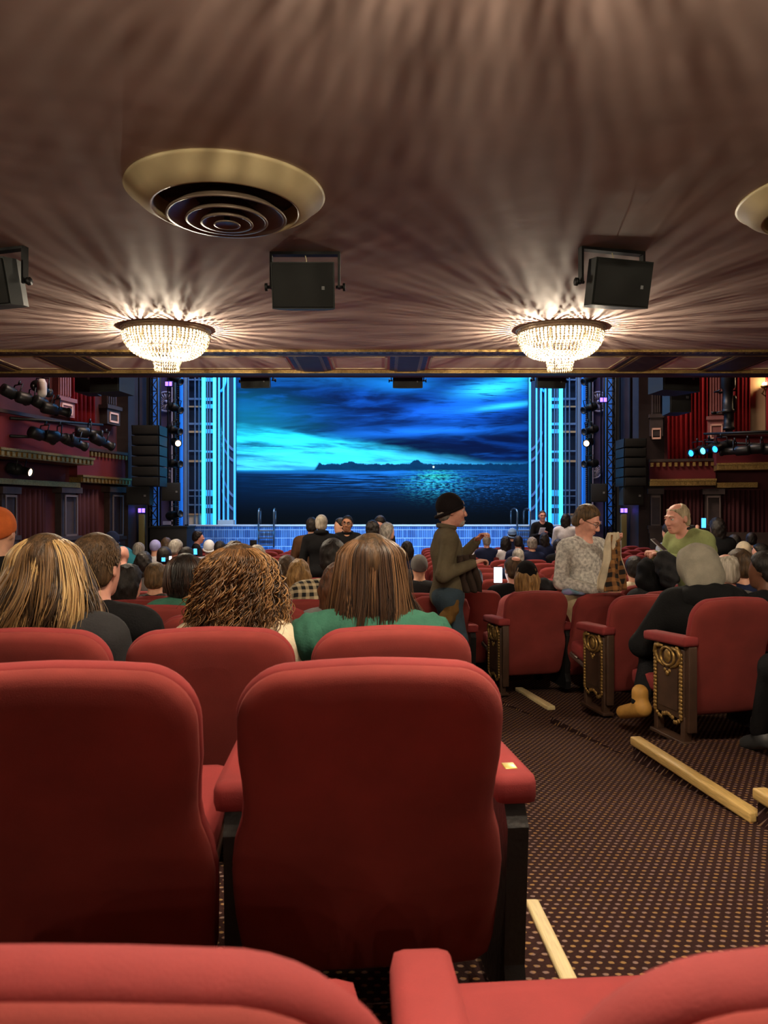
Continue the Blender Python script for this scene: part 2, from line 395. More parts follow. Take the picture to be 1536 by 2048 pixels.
pilaster(LW, 203, 221, 640, 818, 850, M_stone, 4, 'dim fluted pilaster between red curtain and dark proscenium column', (826, 846, M_pinkline))
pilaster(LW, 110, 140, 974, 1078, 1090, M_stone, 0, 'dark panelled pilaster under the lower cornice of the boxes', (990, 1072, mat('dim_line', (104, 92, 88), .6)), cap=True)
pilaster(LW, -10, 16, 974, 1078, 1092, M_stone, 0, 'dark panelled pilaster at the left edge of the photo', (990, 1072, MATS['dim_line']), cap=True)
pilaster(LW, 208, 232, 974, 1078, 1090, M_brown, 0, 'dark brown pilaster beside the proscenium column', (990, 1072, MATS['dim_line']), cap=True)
pilaster(RW, 1416, 1443, 640, 840, 876, M_mauve, 5, 'fluted mauve pilaster above the blue stage lamps', (850, 880, M_pinkline))
pilaster(RW, 1302, 1320, 640, 836, 874, M_stone, 4, 'dim fluted pilaster behind the hanging chains', (858, 880, M_pinkline))
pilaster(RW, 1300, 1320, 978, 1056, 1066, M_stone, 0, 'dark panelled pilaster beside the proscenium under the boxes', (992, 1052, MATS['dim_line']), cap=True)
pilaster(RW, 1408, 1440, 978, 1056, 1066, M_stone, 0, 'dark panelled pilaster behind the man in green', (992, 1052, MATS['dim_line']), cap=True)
def cz_(W, p): return W(p)
curtain(LW(131), LW(181), zpix(842, 16.6), 7.5, .12, M_curtain, 'box_curtain', 'bright red curtain between two pilasters above the lighting pipe', 6)
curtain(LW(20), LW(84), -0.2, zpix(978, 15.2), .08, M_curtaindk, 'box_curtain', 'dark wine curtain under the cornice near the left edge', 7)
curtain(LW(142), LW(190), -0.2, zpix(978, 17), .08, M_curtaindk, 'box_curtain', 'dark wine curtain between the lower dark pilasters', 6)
curtain(RW(1334), RW(1413), zpix(926, 18.2), 7.5, .15, M_curtain, 'box_curtain', 'wide bright red curtain behind the black hanging loudspeaker', 9)
curtain(RW(1464), RW(1497), zpix(900, 18), 7.5, .15, M_curtain, 'box_curtain', 'narrow red curtain beside the lit wall sconce', 4)
curtain(RW(1530), RW(1600), zpix(900, 17.6), 7.5, .15, M_curtain, 'box_curtain', 'red curtain beyond the sconce at the right edge', 6)
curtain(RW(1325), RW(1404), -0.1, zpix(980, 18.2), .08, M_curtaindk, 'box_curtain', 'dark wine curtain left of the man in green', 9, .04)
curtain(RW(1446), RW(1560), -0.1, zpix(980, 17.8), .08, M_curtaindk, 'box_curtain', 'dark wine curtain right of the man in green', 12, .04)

def parapet(W, p0, p1, z_rail, z_bot, out, label, cornice_top=False):
    root = empty('box_parapet', (0, 0, 0), 0, label, 'box front', 'fronts of the theatre boxes')
    A, B = W(p0), W(p1)
    wallbox(MB(), A, B, z_bot + .12, z_rail, 0, out).build('red_panel', M_wallred, root)
    wallbox(MB(), A, B, z_bot, z_bot + .14, 0, out + .1).build('cornice', M_gold, root)
    wallbox(MB(), A, B, z_bot + .12, z_bot + .17, 0, out + .16).build('cornice_lip', M_gold, root)
    d = MB(); L = (B - A).length; k = int(L / .14)
    for i in range(k): wallbox(d, A.lerp(B, (i + .2) / k), A.lerp(B, (i + .75) / k), z_bot + .02, z_bot + .11, out + .1, out + .14)
    dd = d.build('dentils', M_gold, root); dd['kind'] = 'stuff'
    wallbox(MB(), A, B, z_rail, z_rail + .07, 0, out + .06).build('rail', M_brown, root)
    if cornice_top:
        d = MB()
        for i in range(k): wallbox(d, A.lerp(B, (i + .2) / k), A.lerp(B, (i + .7) / k), z_rail - .12, z_rail - .02, out, out + .05)
        dd = d.build('fringe', M_gold, root); dd['kind'] = 'stuff'
    return root
parapet(LW, -60, 137, zpix(848, 15.6), zpix(926, 15.6), 0.55, 'red box front with gold cornice at the left edge of the house')
parapet(LW, 138, 238, zpix(906, 17.6), zpix(968, 17.6), 0.22, 'dark red box front with orange fringe left of the proscenium', True)
parapet(RW, 1297, 1428, zpix(924, 18.2), zpix(972, 18.2), 0.22, 'dark red box front with pale fringe right of the proscenium', True)
parapet(RW, 1424, 1640, zpix(874, 17.8), zpix(942, 17.8), 0.6, 'red box front with gold cornice behind the blue lamps')
wallbox(MB(), LW(80), LW(238), zpix(974, 17), zpix(962, 17), 0, 0.3)
c1 = wallbox(MB(), LW(-60), LW(140), zpix(974, 16), zpix(964, 16), 0, 0.28); struct('trim_2', c1, M_gold)
c1 = wallbox(MB(), RW(1430), RW(1510), zpix(976, 18), zpix(966, 18), 0, 0.28); struct('trim_3', c1, M_gold)
struct('trim_4', wallbox(MB(), RW(1298), RW(1640), -0.44, zpix(1064, 18), 0, 0.2), M_brown)
struct('trim_5', wallbox(MB(), LW(-60), LW(240), -0.44, zpix(1092, 16.5), 0, 0.2), M_brown)
# cream wall with sconce
struct('wall_sconce', wallbox(MB(), RW(1497), RW(1530), zpix(900, 18), 7.5, 0, 0.05), mat('cream_wall', (190, 160, 125), .8))
sc = RW(1521); root = empty('wall_sconce_lamp', (sc.x, sc.y, zpix(778, sc.y)), 0, 'small lit brass sconce on the cream wall', 'sconce')
MB().lathe([(0.0, -.02), (.07, 0), (.09, .05), (.03, .02)], 12, (0, -.18, 0)).build('cup', M_gold, root)
MB().tube([(0, 0, -.1), (0, -.1, -.12), (0, -.18, -.02)], .015, 6).build('arm', M_gold, root)
MB().ball((0, -.18, .09), .05, 10, 8).build('bulb', mat('bulb_glow', (255, 220, 170), emit=(255, 214, 150), estr=30), root)
l = light('POINT', 'sconce_light', (sc.x, sc.y - .2, zpix(770, sc.y)), 22, (1, .72, .42), shadow_soft_size=.05); 

# proscenium piers
M_pier = mat('pier_brown', (46, 36, 36), .6, var=.2, scale=3)
struct('wall_pier_left', MB().box((-6.98, 19.1, 5.5), (0.7, 1.4, 12.4)), M_pier)
struct('wall_pier_right', MB().box((6.95, 19.1, 5.5), (0.7, 1.4, 12.4)), M_pier)
struct('wall_proscenium_left', MB().box((-9.2, 19.9, 6), (4.6, .2, 13)), M_walldark)
struct('wall_proscenium_right', MB().box((9.2, 19.9, 6), (4.6, .2, 13)), M_walldark)
struct('wall_proscenium_top', MB().box((0, 20.1, 10.6), (14, .3, 5)), M_walldark)
struct('wall_stage_rear', MB().box((0, 22.6, 4.5), (14, .2, 10)), M_black)
# ------------------------------------------------------------------ stage
DS = 20.0; ZS = zpix(1050, DS)
def SX(px, d=DS): return (px - 768) / F * d
def tile_mat():
    m = bpy.data.materials.new('blue_stage_tile'); m.use_nodes = True; n = NT(m); b = m.node_tree.nodes['Principled BSDF']
    tc = n.node('ShaderNodeTexCoord'); sp = n.node('ShaderNodeSeparateXYZ'); n.nt.links.new(tc.outputs['Object'], sp.inputs[0]); X, Y, Z = sp.outputs
    sx = n.m('DIVIDE', X, .062); sz = n.m('DIVIDE', Z, .235)
    fx = n.m('ABSOLUTE', n.sub(n.m('FRACT', sx), .5)); fz = n.m('ABSOLUTE', n.sub(n.m('FRACT', sz), .5))
    gx = n.smooth(fx, .36, .47); gz = n.smooth(fz, .44, .48)
    wn = n.node('ShaderNodeTexWhiteNoise', noise_dimensions='2D'); n.nt.links.new(n.vec(n.m('FLOOR', sx), n.m('FLOOR', sz)), wn.inputs['Vector'])
    c = n.mix(wn.outputs['Value'], (*lin((52, 100, 170)), 1), (*lin((96, 150, 215)), 1))
    c = n.mix(gx, c, (*lin((26, 56, 110)), 1)); c = n.mix(gz, c, (*lin((150, 190, 235)), 1))
    big = n.noise(n.vec(X, Z, 0.0), 1.3, 3); c = n.mix(n.smooth(big, .5, .75, 0, .5), c, (*lin((60, 80, 110)), 1))
    n.nt.links.new(c, b.inputs['Base Color']); b.inputs['Roughness'].default_value = .35
    bp = n.node('ShaderNodeBump'); bp.inputs['Strength'].default_value = .6; bp.inputs['Distance'].default_value = .01; bp.invert = True
    n.nt.links.new(n.m('MAXIMUM', gx, gz), bp.inputs['Height']); n.nt.links.new(bp.outputs[0], b.inputs['Normal'])
    return m
M_tile = tile_mat()
M_deck = mat('stage_deck', (40, 46, 56), .5)
M_edge = mat('stage_edge', (190, 205, 220), .4)
st = empty('stage_platform', (0, 0, 0), 0, 'raised stage with blue lit vertical tiles along its front', 'stage')
MB().box((0.05, DS + .1, (ZS - .5) / 2), (11.1, .2, ZS + .42)).build('tiled_front', M_tile, st)
MB().box((0.05, 21.2, ZS - .05), (11.1, 2.3, .1)).build('deck', M_deck, st)
MB().box((0.05, DS + .03, ZS - .015), (11.1, .12, .05), bev=.008).build('edge_strip', M_edge, st)
# pit rail
pr = empty('pit_rail', (0, 0, 0), 0, 'low wine red orchestra pit wall in front of the tiled stage', 'pit wall')
MB().box((-.6, 18.2, (0.02 - .44) / 2 + .0), (8.4, .12, .46)).build('wall_panel', M_curtaindk, pr)
MB().box((-.6, 18.2, .04), (8.5, .18, .05), bev=.01).build('cap_rail', M_brown, pr)

# painted drop: night sky over a bay with a wooded headland
def drop_mat():
    D = 21.3
    m = bpy.data.materials.new('painted_bay_drop'); m.use_nodes = True; n = NT(m); b = m.node_tree.nodes['Principled BSDF']
    tc = n.node('ShaderNodeTexCoord'); sp = n.node('ShaderNodeSeparateXYZ'); n.nt.links.new(tc.outputs['Object'], sp.inputs[0])
    X = n.add(n.mul(sp.outputs[0], F / D), 768.0); Y = n.sub(1024.0, n.mul(n.sub(sp.outputs[2], CAMZ), F / D))
    def V(sx, sy, z=0.0): return n.vec(n.mul(X, sx), n.mul(Y, sy), z)
    def C(r, g, bb): return (*lin((r, g, bb)), 1)
    def gauss(cx, cy, sx, sy, slope=0.0):
        yy = n.sub(n.sub(Y, cy), n.mul(n.sub(X, cx), slope))
        return n.m('EXPONENT', n.mul(n.add(n.m('POWER', n.m('DIVIDE', n.sub(X, cx), sx), 2.0), n.m('POWER', n.m('DIVIDE', yy, sy), 2.0)), -1.0))
    warp = n.mul(n.sub(n.noise(V(.008, .02), 1.0, 4), .5), 60.0)
    n1 = n.noise(n.vec(n.mul(X, .0048), n.mul(n.sub(Y, n.mul(X, .04)), .026), 1.3), 1.0, 5, .55, .9)
    n2 = n.noise(n.vec(n.mul(X, .009), n.mul(n.sub(Y, n.mul(X, -.05)), .07), 3.7), 1.0, 5, .55, .5)
    n3 = n.noise(n.vec(n.mul(X, .02), n.mul(Y, .3), 9.1), 1.0, 4, .6)
    sky = n.mix(n.smooth(n1, .36, .66), C(4, 16, 46), C(8, 48, 104))
    sky = n.mix(n.mul(n.smooth(n2, .52, .74), .45), sky, C(18, 84, 160))
    sky = n.mix(n.mul(n.smooth(n2, .50, .34), .6), sky, C(4, 14, 38))
    # teal lift along the left and upper middle
    sky = n.mix(n.mul(gauss(480, 830, 130, 45, .1), .55), sky, C(20, 120, 130))
    sky = n.mix(n.mul(n.mul(gauss(660, 742, 170, 26), n.smooth(n1, .3, .6)), .6), sky, C(24, 105, 140))
    # pale blue bands in the middle
    sky = n.mix(n.mul(n.mul(gauss(860, 862, 150, 9, -.03), n.smooth(n2, .3, .55)), .8), sky, C(30, 115, 205))
    sky = n.mix(n.mul(n.mul(gauss(830, 826, 120, 9, -.1), n.smooth(n1, .35, .6)), .7), sky, C(28, 100, 195))
    # upper right streaks
    sky = n.mix(n.mul(n.mul(gauss(985, 778, 62, 15, -.12), n.smooth(n3, .28, .5)), 1.0), sky, C(60, 200, 235))
    sky = n.mix(n.mul(n.mul(gauss(1030, 755, 30, 12, 0.), n.smooth(n3, .25, .5)), .8), sky, C(40, 190, 205))
    sky = n.mix(n.mul(gauss(1010, 812, 62, 5.5, -.12), .95), sky, C(70, 220, 250))
    sky = n.mix(n.mul(n.mul(gauss(950, 815, 110, 24, -.12), n.smooth(n3, .3, .6)), .6), sky, C(26, 110, 215))
    sky = n.mix(n.mul(gauss(800, 768, 60, 14), .5), sky, C(24, 130, 185))
    # bright break in the cloud above the horizon
    up = n.add(n.add(846.0, n.mul(n.sub(X, 467.0), .150)), n.mul(warp, .55))
    wedge_ = n.mul(n.smooth(Y, n.sub(up, 6.0), n.add(up, 20.0)), n.smooth(X, 1075.0, 640.0, .12, 1.0))
    wedge_ = n.mul(wedge_, n.smooth(n.noise(n.vec(n.mul(X, .009), n.mul(n.sub(Y, n.mul(X, .09)), .11), 5.2), 1., 5, .6), .36, .60, .18, 1.0))
    sky = n.mix(wedge_, sky, n.mix(n.smooth(Y, 860.0, 935.0), C(50, 250, 250), C(90, 225, 255)))
    sky = n.mix(n.mul(n.mul(gauss(620, 905, 190, 26, .14), n.smooth(n2, .34, .56)), .8), sky, C(60, 240, 245))
    dk = n.mul(gauss(520, 892, 80, 6, .06), n.smooth(n3, .3, .5)); sky = n.mix(n.mul(dk, .85), sky, C(8, 70, 90))
    dk = n.mul(gauss(480, 915, 60, 9, .1), n.smooth(n2, .3, .6)); sky = n.mix(n.mul(dk, .8), sky, C(8, 80, 100))
    sky = n.mix(n.mul(gauss(800, 933, 330, 7), .55), sky, C(70, 200, 240))
    # wooded headland
    bump = n.mul(n.sub(n.noise(n.vec(n.mul(X, .07), 0.0, 1.0), 1., 5, .7), .5), 16.0)
    top = n.add(n.sub(926.0, n.mul(n.smooth(X, 632.0, 648.0), -2.0)), bump)
    top = n.sub(top, n.mul(gauss(833, 926, 9, 400), 9.0)); top = n.sub(top, n.mul(gauss(700, 926, 12, 400), 5.0))
    land = n.mul(n.smooth(Y, n.sub(top, 1.2), n.add(top, 1.2)), n.smooth(n.add(X, n.mul(n.sub(Y, 940.0), .6)), 626.0, 632.0))
    landc = n.mix(n.noise(V(.05, .12), 1., 4), C(4, 34, 58), C(8, 58, 88))
    img = n.mix(land, sky, landc)
    # water
    wn = n.noise(n.vec(n.mul(X, .012), n.mul(Y, .38), 2.0), 1., 5, .65)
    wat = n.mix(n.smooth(Y, 942.0, 1040.0), C(6, 34, 60), C(7, 11, 15))
    wat = n.mix(n.mul(n.smooth(wn, .45, .62), n.mul(n.smooth(Y, 1010.0, 945.0), gauss(810, 960, 200, 40))), wat, C(30, 110, 185))
    gl = n.noise(n.vec(n.mul(X, .10), n.mul(Y, .42), 7.0), 1., 5, .7)
    wat = n.mix(n.mul(n.smooth(gl, .46, .60), gauss(872, 966, 52, 22)), wat, C(60, 190, 200))
    wat = n.mix(n.mul(n.smooth(gl, .40, .60), gauss(872, 950, 30, 12)), wat, C(60, 200, 160))
    wat = n.mix(n.mul(n.smooth(gl, .52, .64), gauss(985, 975, 90, 24)), wat, C(30, 100, 165))
    wat = n.mix(n.mul(gauss(730, 945, 190, 3), .7), wat, C(30, 120, 190))
    wat = n.mix(n.mul(gauss(500, 939, 120, 4), .8), wat, C(40, 170, 215))
    img = n.mix(n.smooth(Y, 938.5, 941.5), img, wat)
    img = n.mix(n.smooth(n.m('SQRT', n.add(n.m('POWER', n.sub(X, 867.0), 2.0), n.m('POWER', n.sub(Y, 934.0), 2.0))), 2.6, 1.4), img, C(235, 250, 210))
    n.nt.links.new(img, b.inputs['Base Color']); b.inputs['Roughness'].default_value = .9; b.inputs['Specular IOR Level'].default_value = .05
    return m
dr = MB().box((0, 21.3, 3.3), (9.9, .03, 5.1)).build('painted_backdrop', drop_mat())
tag(dr, 'painted stage drop of a moonlit blue bay with wooded headland', 'stage drop')

# silvery art-deco portal towers on both sides of the drop
M_portal = mat('portal_paint', (84, 104, 134), .45, var=.06, scale=8)
M_portdark = mat('portal_dark', (18, 24, 48), .5)
M_warm = mat('portal_gilt', (190, 150, 110), .4, metal=.4)
M_led = mat('cyan_led', (120, 230, 240), emit=(20, 190, 235), estr=2.1)
M_rungglow = mat('cyan_paint_glow', (90, 200, 240), .4, emit=(0, 110, 220), estr=.35)  # rung paint; emission put in for the blue light on it
M_paintglow = mat('pale_paint_glow', (90, 180, 240), emit=(20, 130, 235), estr=1.0)  # pale blue post and scroll paint, its lit look added as emission
def portal(sgn):
    cx = 764.5
    def q(px): return SX(px if sgn < 0 else 2 * cx - px, 20.7)
    side = 'left' if sgn < 0 else 'right'
    root = empty('portal_tower', (0, 0, 0), 0, 'tall cyan lit art deco portal on the %s of the painted drop' % side, 'stage portal', 'art deco portal towers')
    z0, z1 = ZS, 6.6; y = 20.75
    def bar(name, p0, p1, za, zb, yy, dp, m):
        a, b = sorted((q(p0), q(p1))); return MB().box(((a + b) / 2, yy, (za + zb) / 2), (b - a, dp, zb - za)).build(name, m, root)
    def zz(py): return zpix(py, 20.7)
    bar('pier', 363, 373, z0, z1, y - .05, .3, mat('pier_grey', (110, 112, 122), .6))
    bar('back_panel', 373, 436, z0, z1, y + .25, .05, M_portdark)
    for p in (375.5, 389, 397): bar('mullion', p - .8, p + .8, z0, z1, y + .02, .06, M_portal)
    for i, (a, b) in enumerate(((795, 799), (811, 814), (845, 849), (861, 865), (900, 903), (920, 924), (979, 982), (991, 993), (1008, 1011), (1027, 1030), (757, 760), (740, 744))):
        bar('transom', 374, 402, zz(b), zz(a), y + .05, .08, M_warm if i in (1, 3, 5, 9) else M_portal)
    bar('sill_panel', 374, 402, z0, zz(1030), y + .1, .1, mat('portal_cream', (190, 180, 165), .5))
    bar('glow_tube', 404.5, 410.5, z0, z1, y - .06, .12, M_led)
    bar('glow_tube', 427, 431.5, z0, z1, y - .06, .12, M_led)
    for p in (414.5, 419.5): bar('rod', p - .7, p + .7, z0, z1, y - .02, .05, M_portal)
    for (a, b) in ((755, 762), (795, 801), (808, 816), (845, 850), (858, 866), (901, 905), (917, 923), (980, 992), (1009, 1016), (1027, 1050), (738, 744)):
        bar('rung', 411.5, 425, zz(b), zz(a), y + .02, .05, M_rungglow)
    for p, w_ in ((437.5, 1.3), (445.5, 1.2), (453.5, 1.2), (465.5, 1.8)):
        bar('post', p - w_, p + w_, z0, z1, y + .0 + (p - 437) * .008, .08, M_paintglow)
    bar('wing_panel', 436, 466, z0, z1, y + .42, .04, M_portdark)
    for (ya, yb) in ((862, 898), (886, 920), (948, 992), (980, 1019)):
        pts = []
        for i in range(9):
            t = i / 8; px = 439 + 25 * t; py = ya + (yb - ya) * (1 - (1 - t) ** 1.7); pts.append((px, py))
        f = MB(); w_ = 3.0; vs_ = []
        for (px, py) in pts:
            for dy_ in (-w_, w_):
                for yy in (y + .24, y + .28): vs_.append((q(px), yy, zz(py + dy_)))
        fs = []
        for i in range(8):
            o = i * 4; fs += [(o, o + 4, o + 6, o + 2), (o + 1, o + 3, o + 7, o + 5), (o, o + 1, o + 5, o + 4), (o + 2, o + 6, o + 7, o + 3)]
        f.raw(vs_, fs).build('swoop_brace', M_portal, root)
    bar('base_block', 436, 467, z0, zz(1040), y + .12, .4, mat('base_grey', (170, 185, 200), .5))
    # swag ornament near the head of the wing
    f = MB(); f.tube([(q(437), y + .2, zz(780)), (q(443), y + .18, zz(775)), (q(447), y + .18, zz(762)), (q(448), y + .2, zz(745))], .035, 6); f.build('scroll', M_paintglow, root)
    return root
portal(-1); portal(1)
light('AREA', 'portal_wash_light', (-4.6, 19.6, 6.9), 60, (.12, .5, 1.0), target=(-4.9, 20.8, 2.5), shape='RECTANGLE', size=1.2, size_y=.3)
light('AREA', 'portal_wash_light', (4.6, 19.6, 6.9), 60, (.12, .5, 1.0), target=(4.9, 20.8, 2.5), shape='RECTANGLE', size=1.2, size_y=.3)

# proscenium reveal: purple-grey panel, shell medallions, rope moulding
M_purple = mat('reveal_purple', (74, 66, 98), .6, var=.1, scale=4)
M_rope = mat('rope_black', (20, 20, 24), .5)
M_shell = mat('shell_grey', (150, 150, 180), .5)
for sgn in (-1, 1):
    def q(px, d=19.9): return SX(px if sgn < 0 else 2 * 764.5 - px, d)
    side = 'left' if sgn < 0 else 'right'
    a, b = sorted((q(300), q(363))); struct('wall_reveal_' + side, MB().box(((a + b) / 2, 20.15, 3.6), (b - a, .1, 7.6)), M_purple)
    r = empty('rope_moulding', (0, 0, 0), 0, 'blue strip with put-in glow and black rope moulding on the %s proscenium edge' % side, 'moulding', 'rope mouldings')
    a, b = sorted((q(356), q(362.5))); MB().box(((a + b) / 2, 20.0, 3.8), (b - a, .12, 6.2)).build('glow_strip', mat('strip_blue', (40, 120, 210), .5, emit=(0, 90, 210), estr=.45), r)  # faint emission stands in for blue stage light on the strip
    rp = MB(); x = q(355)
    for i in range(110): rp.ball((x, 19.95, .75 + i * .055), .045, 6, 4, (1, 1, .8))
    rp.build('rope', M_rope, r)['kind'] = 'stuff'
    tr_ = empty('reveal_trim', (0, 0, 0), 0, 'pale vertical trim beside the shell medallions on the %s' % side, 'trim', 'pale reveal trims')
    a, b = sorted((q(341), q(347))); MB().box(((a + b) / 2, 20.02, 3.8), (b - a, .1, 6.1)).build('upright', M_shell, tr_)
    MB().box((q(334), 20.02, zpix(1046, 19.9)), (abs(q(325) - q(345)), .1, .1)).build('foot', M_shell, tr_)
    for (px, py, rr) in ((329, 802, .24), (337, 942, .17)):
        s = empty('shell_medallion', (q(px), 20.08, zpix(py, 19.9)), 0, '%s grey shell medallion on the %s proscenium reveal' % ('upper' if py < 900 else 'lower', side), 'medallion', 'shell medallions')
        MB().lathe([(rr * 1.25, 0), (rr * 1.25, .05), (rr * 1.05, .06), (rr * 1.02, .02), (0, .02)], 32, rot=Matrix.Rotation(R(90), 3, 'X')).build('rim', M_shell, s)
        ribs = MB()
        for k in range(18):
            an = 2 * math.pi * k / 18; ribs.tube([(rr * .2 * math.cos(an), -.03, rr * .2 * math.sin(an)), (rr * .95 * math.cos(an), -.04, rr * .95 * math.sin(an))], [.008, rr * .11], 5)
        ribs.build('ribs', M_shell, s); MB().ball((0, -.04, 0), rr * .22).build('boss', M_shell, s)
    # light blue panelling behind the truss, its blue light put in as emission
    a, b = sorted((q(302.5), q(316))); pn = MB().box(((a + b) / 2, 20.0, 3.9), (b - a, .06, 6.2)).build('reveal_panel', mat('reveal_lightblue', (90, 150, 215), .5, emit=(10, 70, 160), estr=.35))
    tag(pn, 'light blue panel with put-in glow behind the %s black truss' % side, 'panel', 'reveal panels with put-in glow')
    # black truss tower
    t = empty('truss_tower', (q(309) * 19.5 / 19.9, 19.5, 0), 0, 'tall black lattice truss standing at the %s of the stage' % side, 'truss', 'truss towers')
    wd = .24
    ch = MB().tube([(0, 0, -.44), (0, 0, 7.0)], .028, 6).mesh('chord', M_black)
    for dx in (-wd / 2, wd / 2):
        for dy in (-.12, .12): obj('chord', ch, t, (dx, dy, 0))
    br = MB().tube([(-wd / 2, 0, 0), (wd / 2, 0, .34)], .014, 5).mesh('brace', M_black); br2 = MB().tube([(wd / 2, 0, 0), (-wd / 2, 0, .34)], .014, 5).mesh('brace', M_black)
    rg = MB().tube([(-wd / 2, 0, 0), (wd / 2, 0, 0)], .016, 5).mesh('rung', M_black)
    for i in range(21):
        z = -.4 + i * .35
        obj('brace', br, t, (0, -.12, z)); obj('brace', br2, t, (0, -.12, z)); obj('rung', rg, t, (0, -.12, z))
    # second slim pipe with lamps
    tp = empty('lamp_pipe', (q(349) * 19.55 / 19.9, 19.55, 0), 0, 'black vertical pipe carrying stage lamps beside the %s portal' % side, 'pipe', 'vertical lamp pipes')
    MB().tube([(0, 0, ZS - .6), (0, 0, 7)], .045, 8).build('pole', M_black, tp)
    MB().lathe([(.25, 0), (.25, .03), (.05, .05)], 12, (0, 0, ZS - .62)).build('base', M_black, tp)

# pool ladders
def ladder(px0, px1, label, dx=0.0):
    t = empty('pool_ladder', (0, 0, 0), 0, label, 'ladder', 'steel pool ladders')
    for px in (px0, px1):
        x = SX(px, 19.9); pts = [(x, 19.86, ZS - .62), (x, 19.86, ZS + .36)]
        for i in range(7):
            a = math.pi * i / 6; pts.append((x + dx * (1 - math.cos(a)) / 2, 19.86 + .17 * (1 - math.cos(a)), ZS + .36 + .1 * math.sin(a)))
        pts.append((x + dx, 20.2, ZS)); MB().tube(pts, .024, 8).build('rail', M_steel, t)
    for i in range(3):
        z = ZS - .16 - i * .2; MB().box(((SX(px0, 19.9) + SX(px1, 19.9)) / 2, 19.86, z), (SX(px1, 19.9) - SX(px0, 19.9), .08, .03)).build('step', M_steel, t)
ladder(517.5, 548, 'steel pool ladder on the stage edge under the dark bay water')
ladder(1034, 1060, 'steel pool ladder with hooked rails beside the portal', -.12)
# ------------------------------------------------------------------ ceiling fixtures
CT = math.atan(0.05)
M_vent = mat('vent_gold_paint', (196, 180, 138), .45, var=.06, scale=6)
M_ventin = mat('vent_inner', (120, 104, 88), .4, metal=.2)
def vent(x, y, label):
    t = empty('ceiling_vent', (x, y, cz(y)), 0, label, 'air vent', 'round ceiling vents'); t.rotation_euler = (CT, 0, 0)
    MB().lathe([(.40, .02), (.60, .0), (.605, -.012), (.59, -.02), (.53, -.075), (.455, -.115), (.44, -.115), (.43, -.09), (.43, .02)], 64).build('outer_cone', M_vent, t)
    MB().lathe([(0, .03), (.44, .03), (.44, -.0), (.0, -.0)], 48).build('duct', M_black, t)
    for i, (ro, ri, z0, z1) in enumerate(((.36, .20, -.155, -.03), (.245, .12, -.175, -.06), (.155, .06, -.19, -.085))):
        MB().lathe([(ri, z1), (ro, z0 + .012), (ro + .006, z0), (ro - .012, z0), (ri - .01, z1 - .01)], 56).build('ring', M_ventin, t)
    MB().lathe([(.0, -.19), (.075, -.19), (.082, -.197), (.07, -.2), (.06, -.195), (0, -.193)], 40).build('centre_disc', M_ventin, t)
    ab = MB().tube([(0, 0, -.19), (0, 0, 0)], .02, 6).build('stem', M_black, t)
    return t
vent(-.97, 4.38, 'large round gold rimmed air vent above the left of the aisle')
vent(2.86, 4.42, 'round gold rimmed air vent cut by the right edge')

def speaker(loc, yaw, pitch, label, w=.48, h=.34, dp=.30, hang=None, knob=True):
    """two-way box loudspeaker in a U yoke; loc = yoke top on the ceiling, drops down"""
    t = empty('ceiling_loudspeaker', loc, yaw, label, 'loudspeaker', 'loudspeakers under the balcony')
    top = hang or .10
    MB().box((0, 0, -.012), (w + .06, .06, .025)).build('yoke_bar', M_black, t)
    for s in (-1, 1): MB().box((s * (w / 2 + .025), 0, -(top + h / 2) / 2 - .0), (.018, .055, top + h / 2 + .02)).build('yoke_arm', M_black, t)
    rot = Matrix.Rotation(pitch, 3, 'X'); c = Vector((0, 0, -top - h / 2))
    # trapezoid cabinet: wide front (towards -y), narrower back
    prof = [(-w / 2, -dp / 2), (w / 2, -dp / 2), (w / 2 - .02, 0), (w * .28, dp / 2), (-w * .28, dp / 2), (-w / 2 + .02, 0)]
    b = MB().prism(prof, 'z', -h / 2, h / 2); b.v = [tuple(rot @ Vector(v) + c) for v in b.v]; cab = b.build('cabinet', M_blackgreen, t)
    g = MB().box((0, -dp / 2 - .008, 0), (w - .02, .016, h - .02), bev=.005); g.v = [tuple(rot @ Vector(v) + c) for v in g.v]; g.build('grille', mat('grille_black', (20, 22, 19), .7, bump=.3, bscale=700), t)
    g = MB().box((w * .32, -dp / 2 - .018, -.02), (.022, .006, .026)); g.v = [tuple(rot @ Vector(v) + c) for v in g.v]; g.build('badge', mat('badge_grey', (105, 108, 108), .4), t)
    if knob:
        for s in (-1, 1):
            x = s * (w / 2 + .055); MB().tube([(s * (w / 2), 0, c.z), (x, 0, c.z)], .012, 6).tube([(x, 0, c.z), (x + s * .018, 0, c.z)], .032, 8).build('knob', M_black, t)
    MB().tube([(.0, 0, -.02), (.01, .0, -.06), (.0, .02, -top - .02)], .004, 5).build('cable', M_cream, t)
    return t
speaker((-.616, 5.55, cz(5.55)), 0, R(13), 'black loudspeaker in a yoke on the ceiling between vent and chandeliers')
speaker((1.76, 5.48, cz(5.48)), R(14), R(13), 'black loudspeaker turned in its yoke above the right chandelier')
speaker((-2.99, 5.48, cz(5.48)), R(-16), R(13), 'black loudspeaker cut by the left edge of the photo')
for (px, yaw, lab) in ((515, -8, 'left of the balcony edge in front of the drop'), (815, 0, 'hung at mid balcony edge in front of the painted clouds'), (1097, 10, 'hung under the right chandelier at the balcony edge')):
    d = 12.5; speaker(((px - 768) / F * d, d, zpix(741, d) + .05), R(yaw), R(8), 'small black loudspeaker ' + lab, w=.52, h=.26, dp=.3, hang=.10)
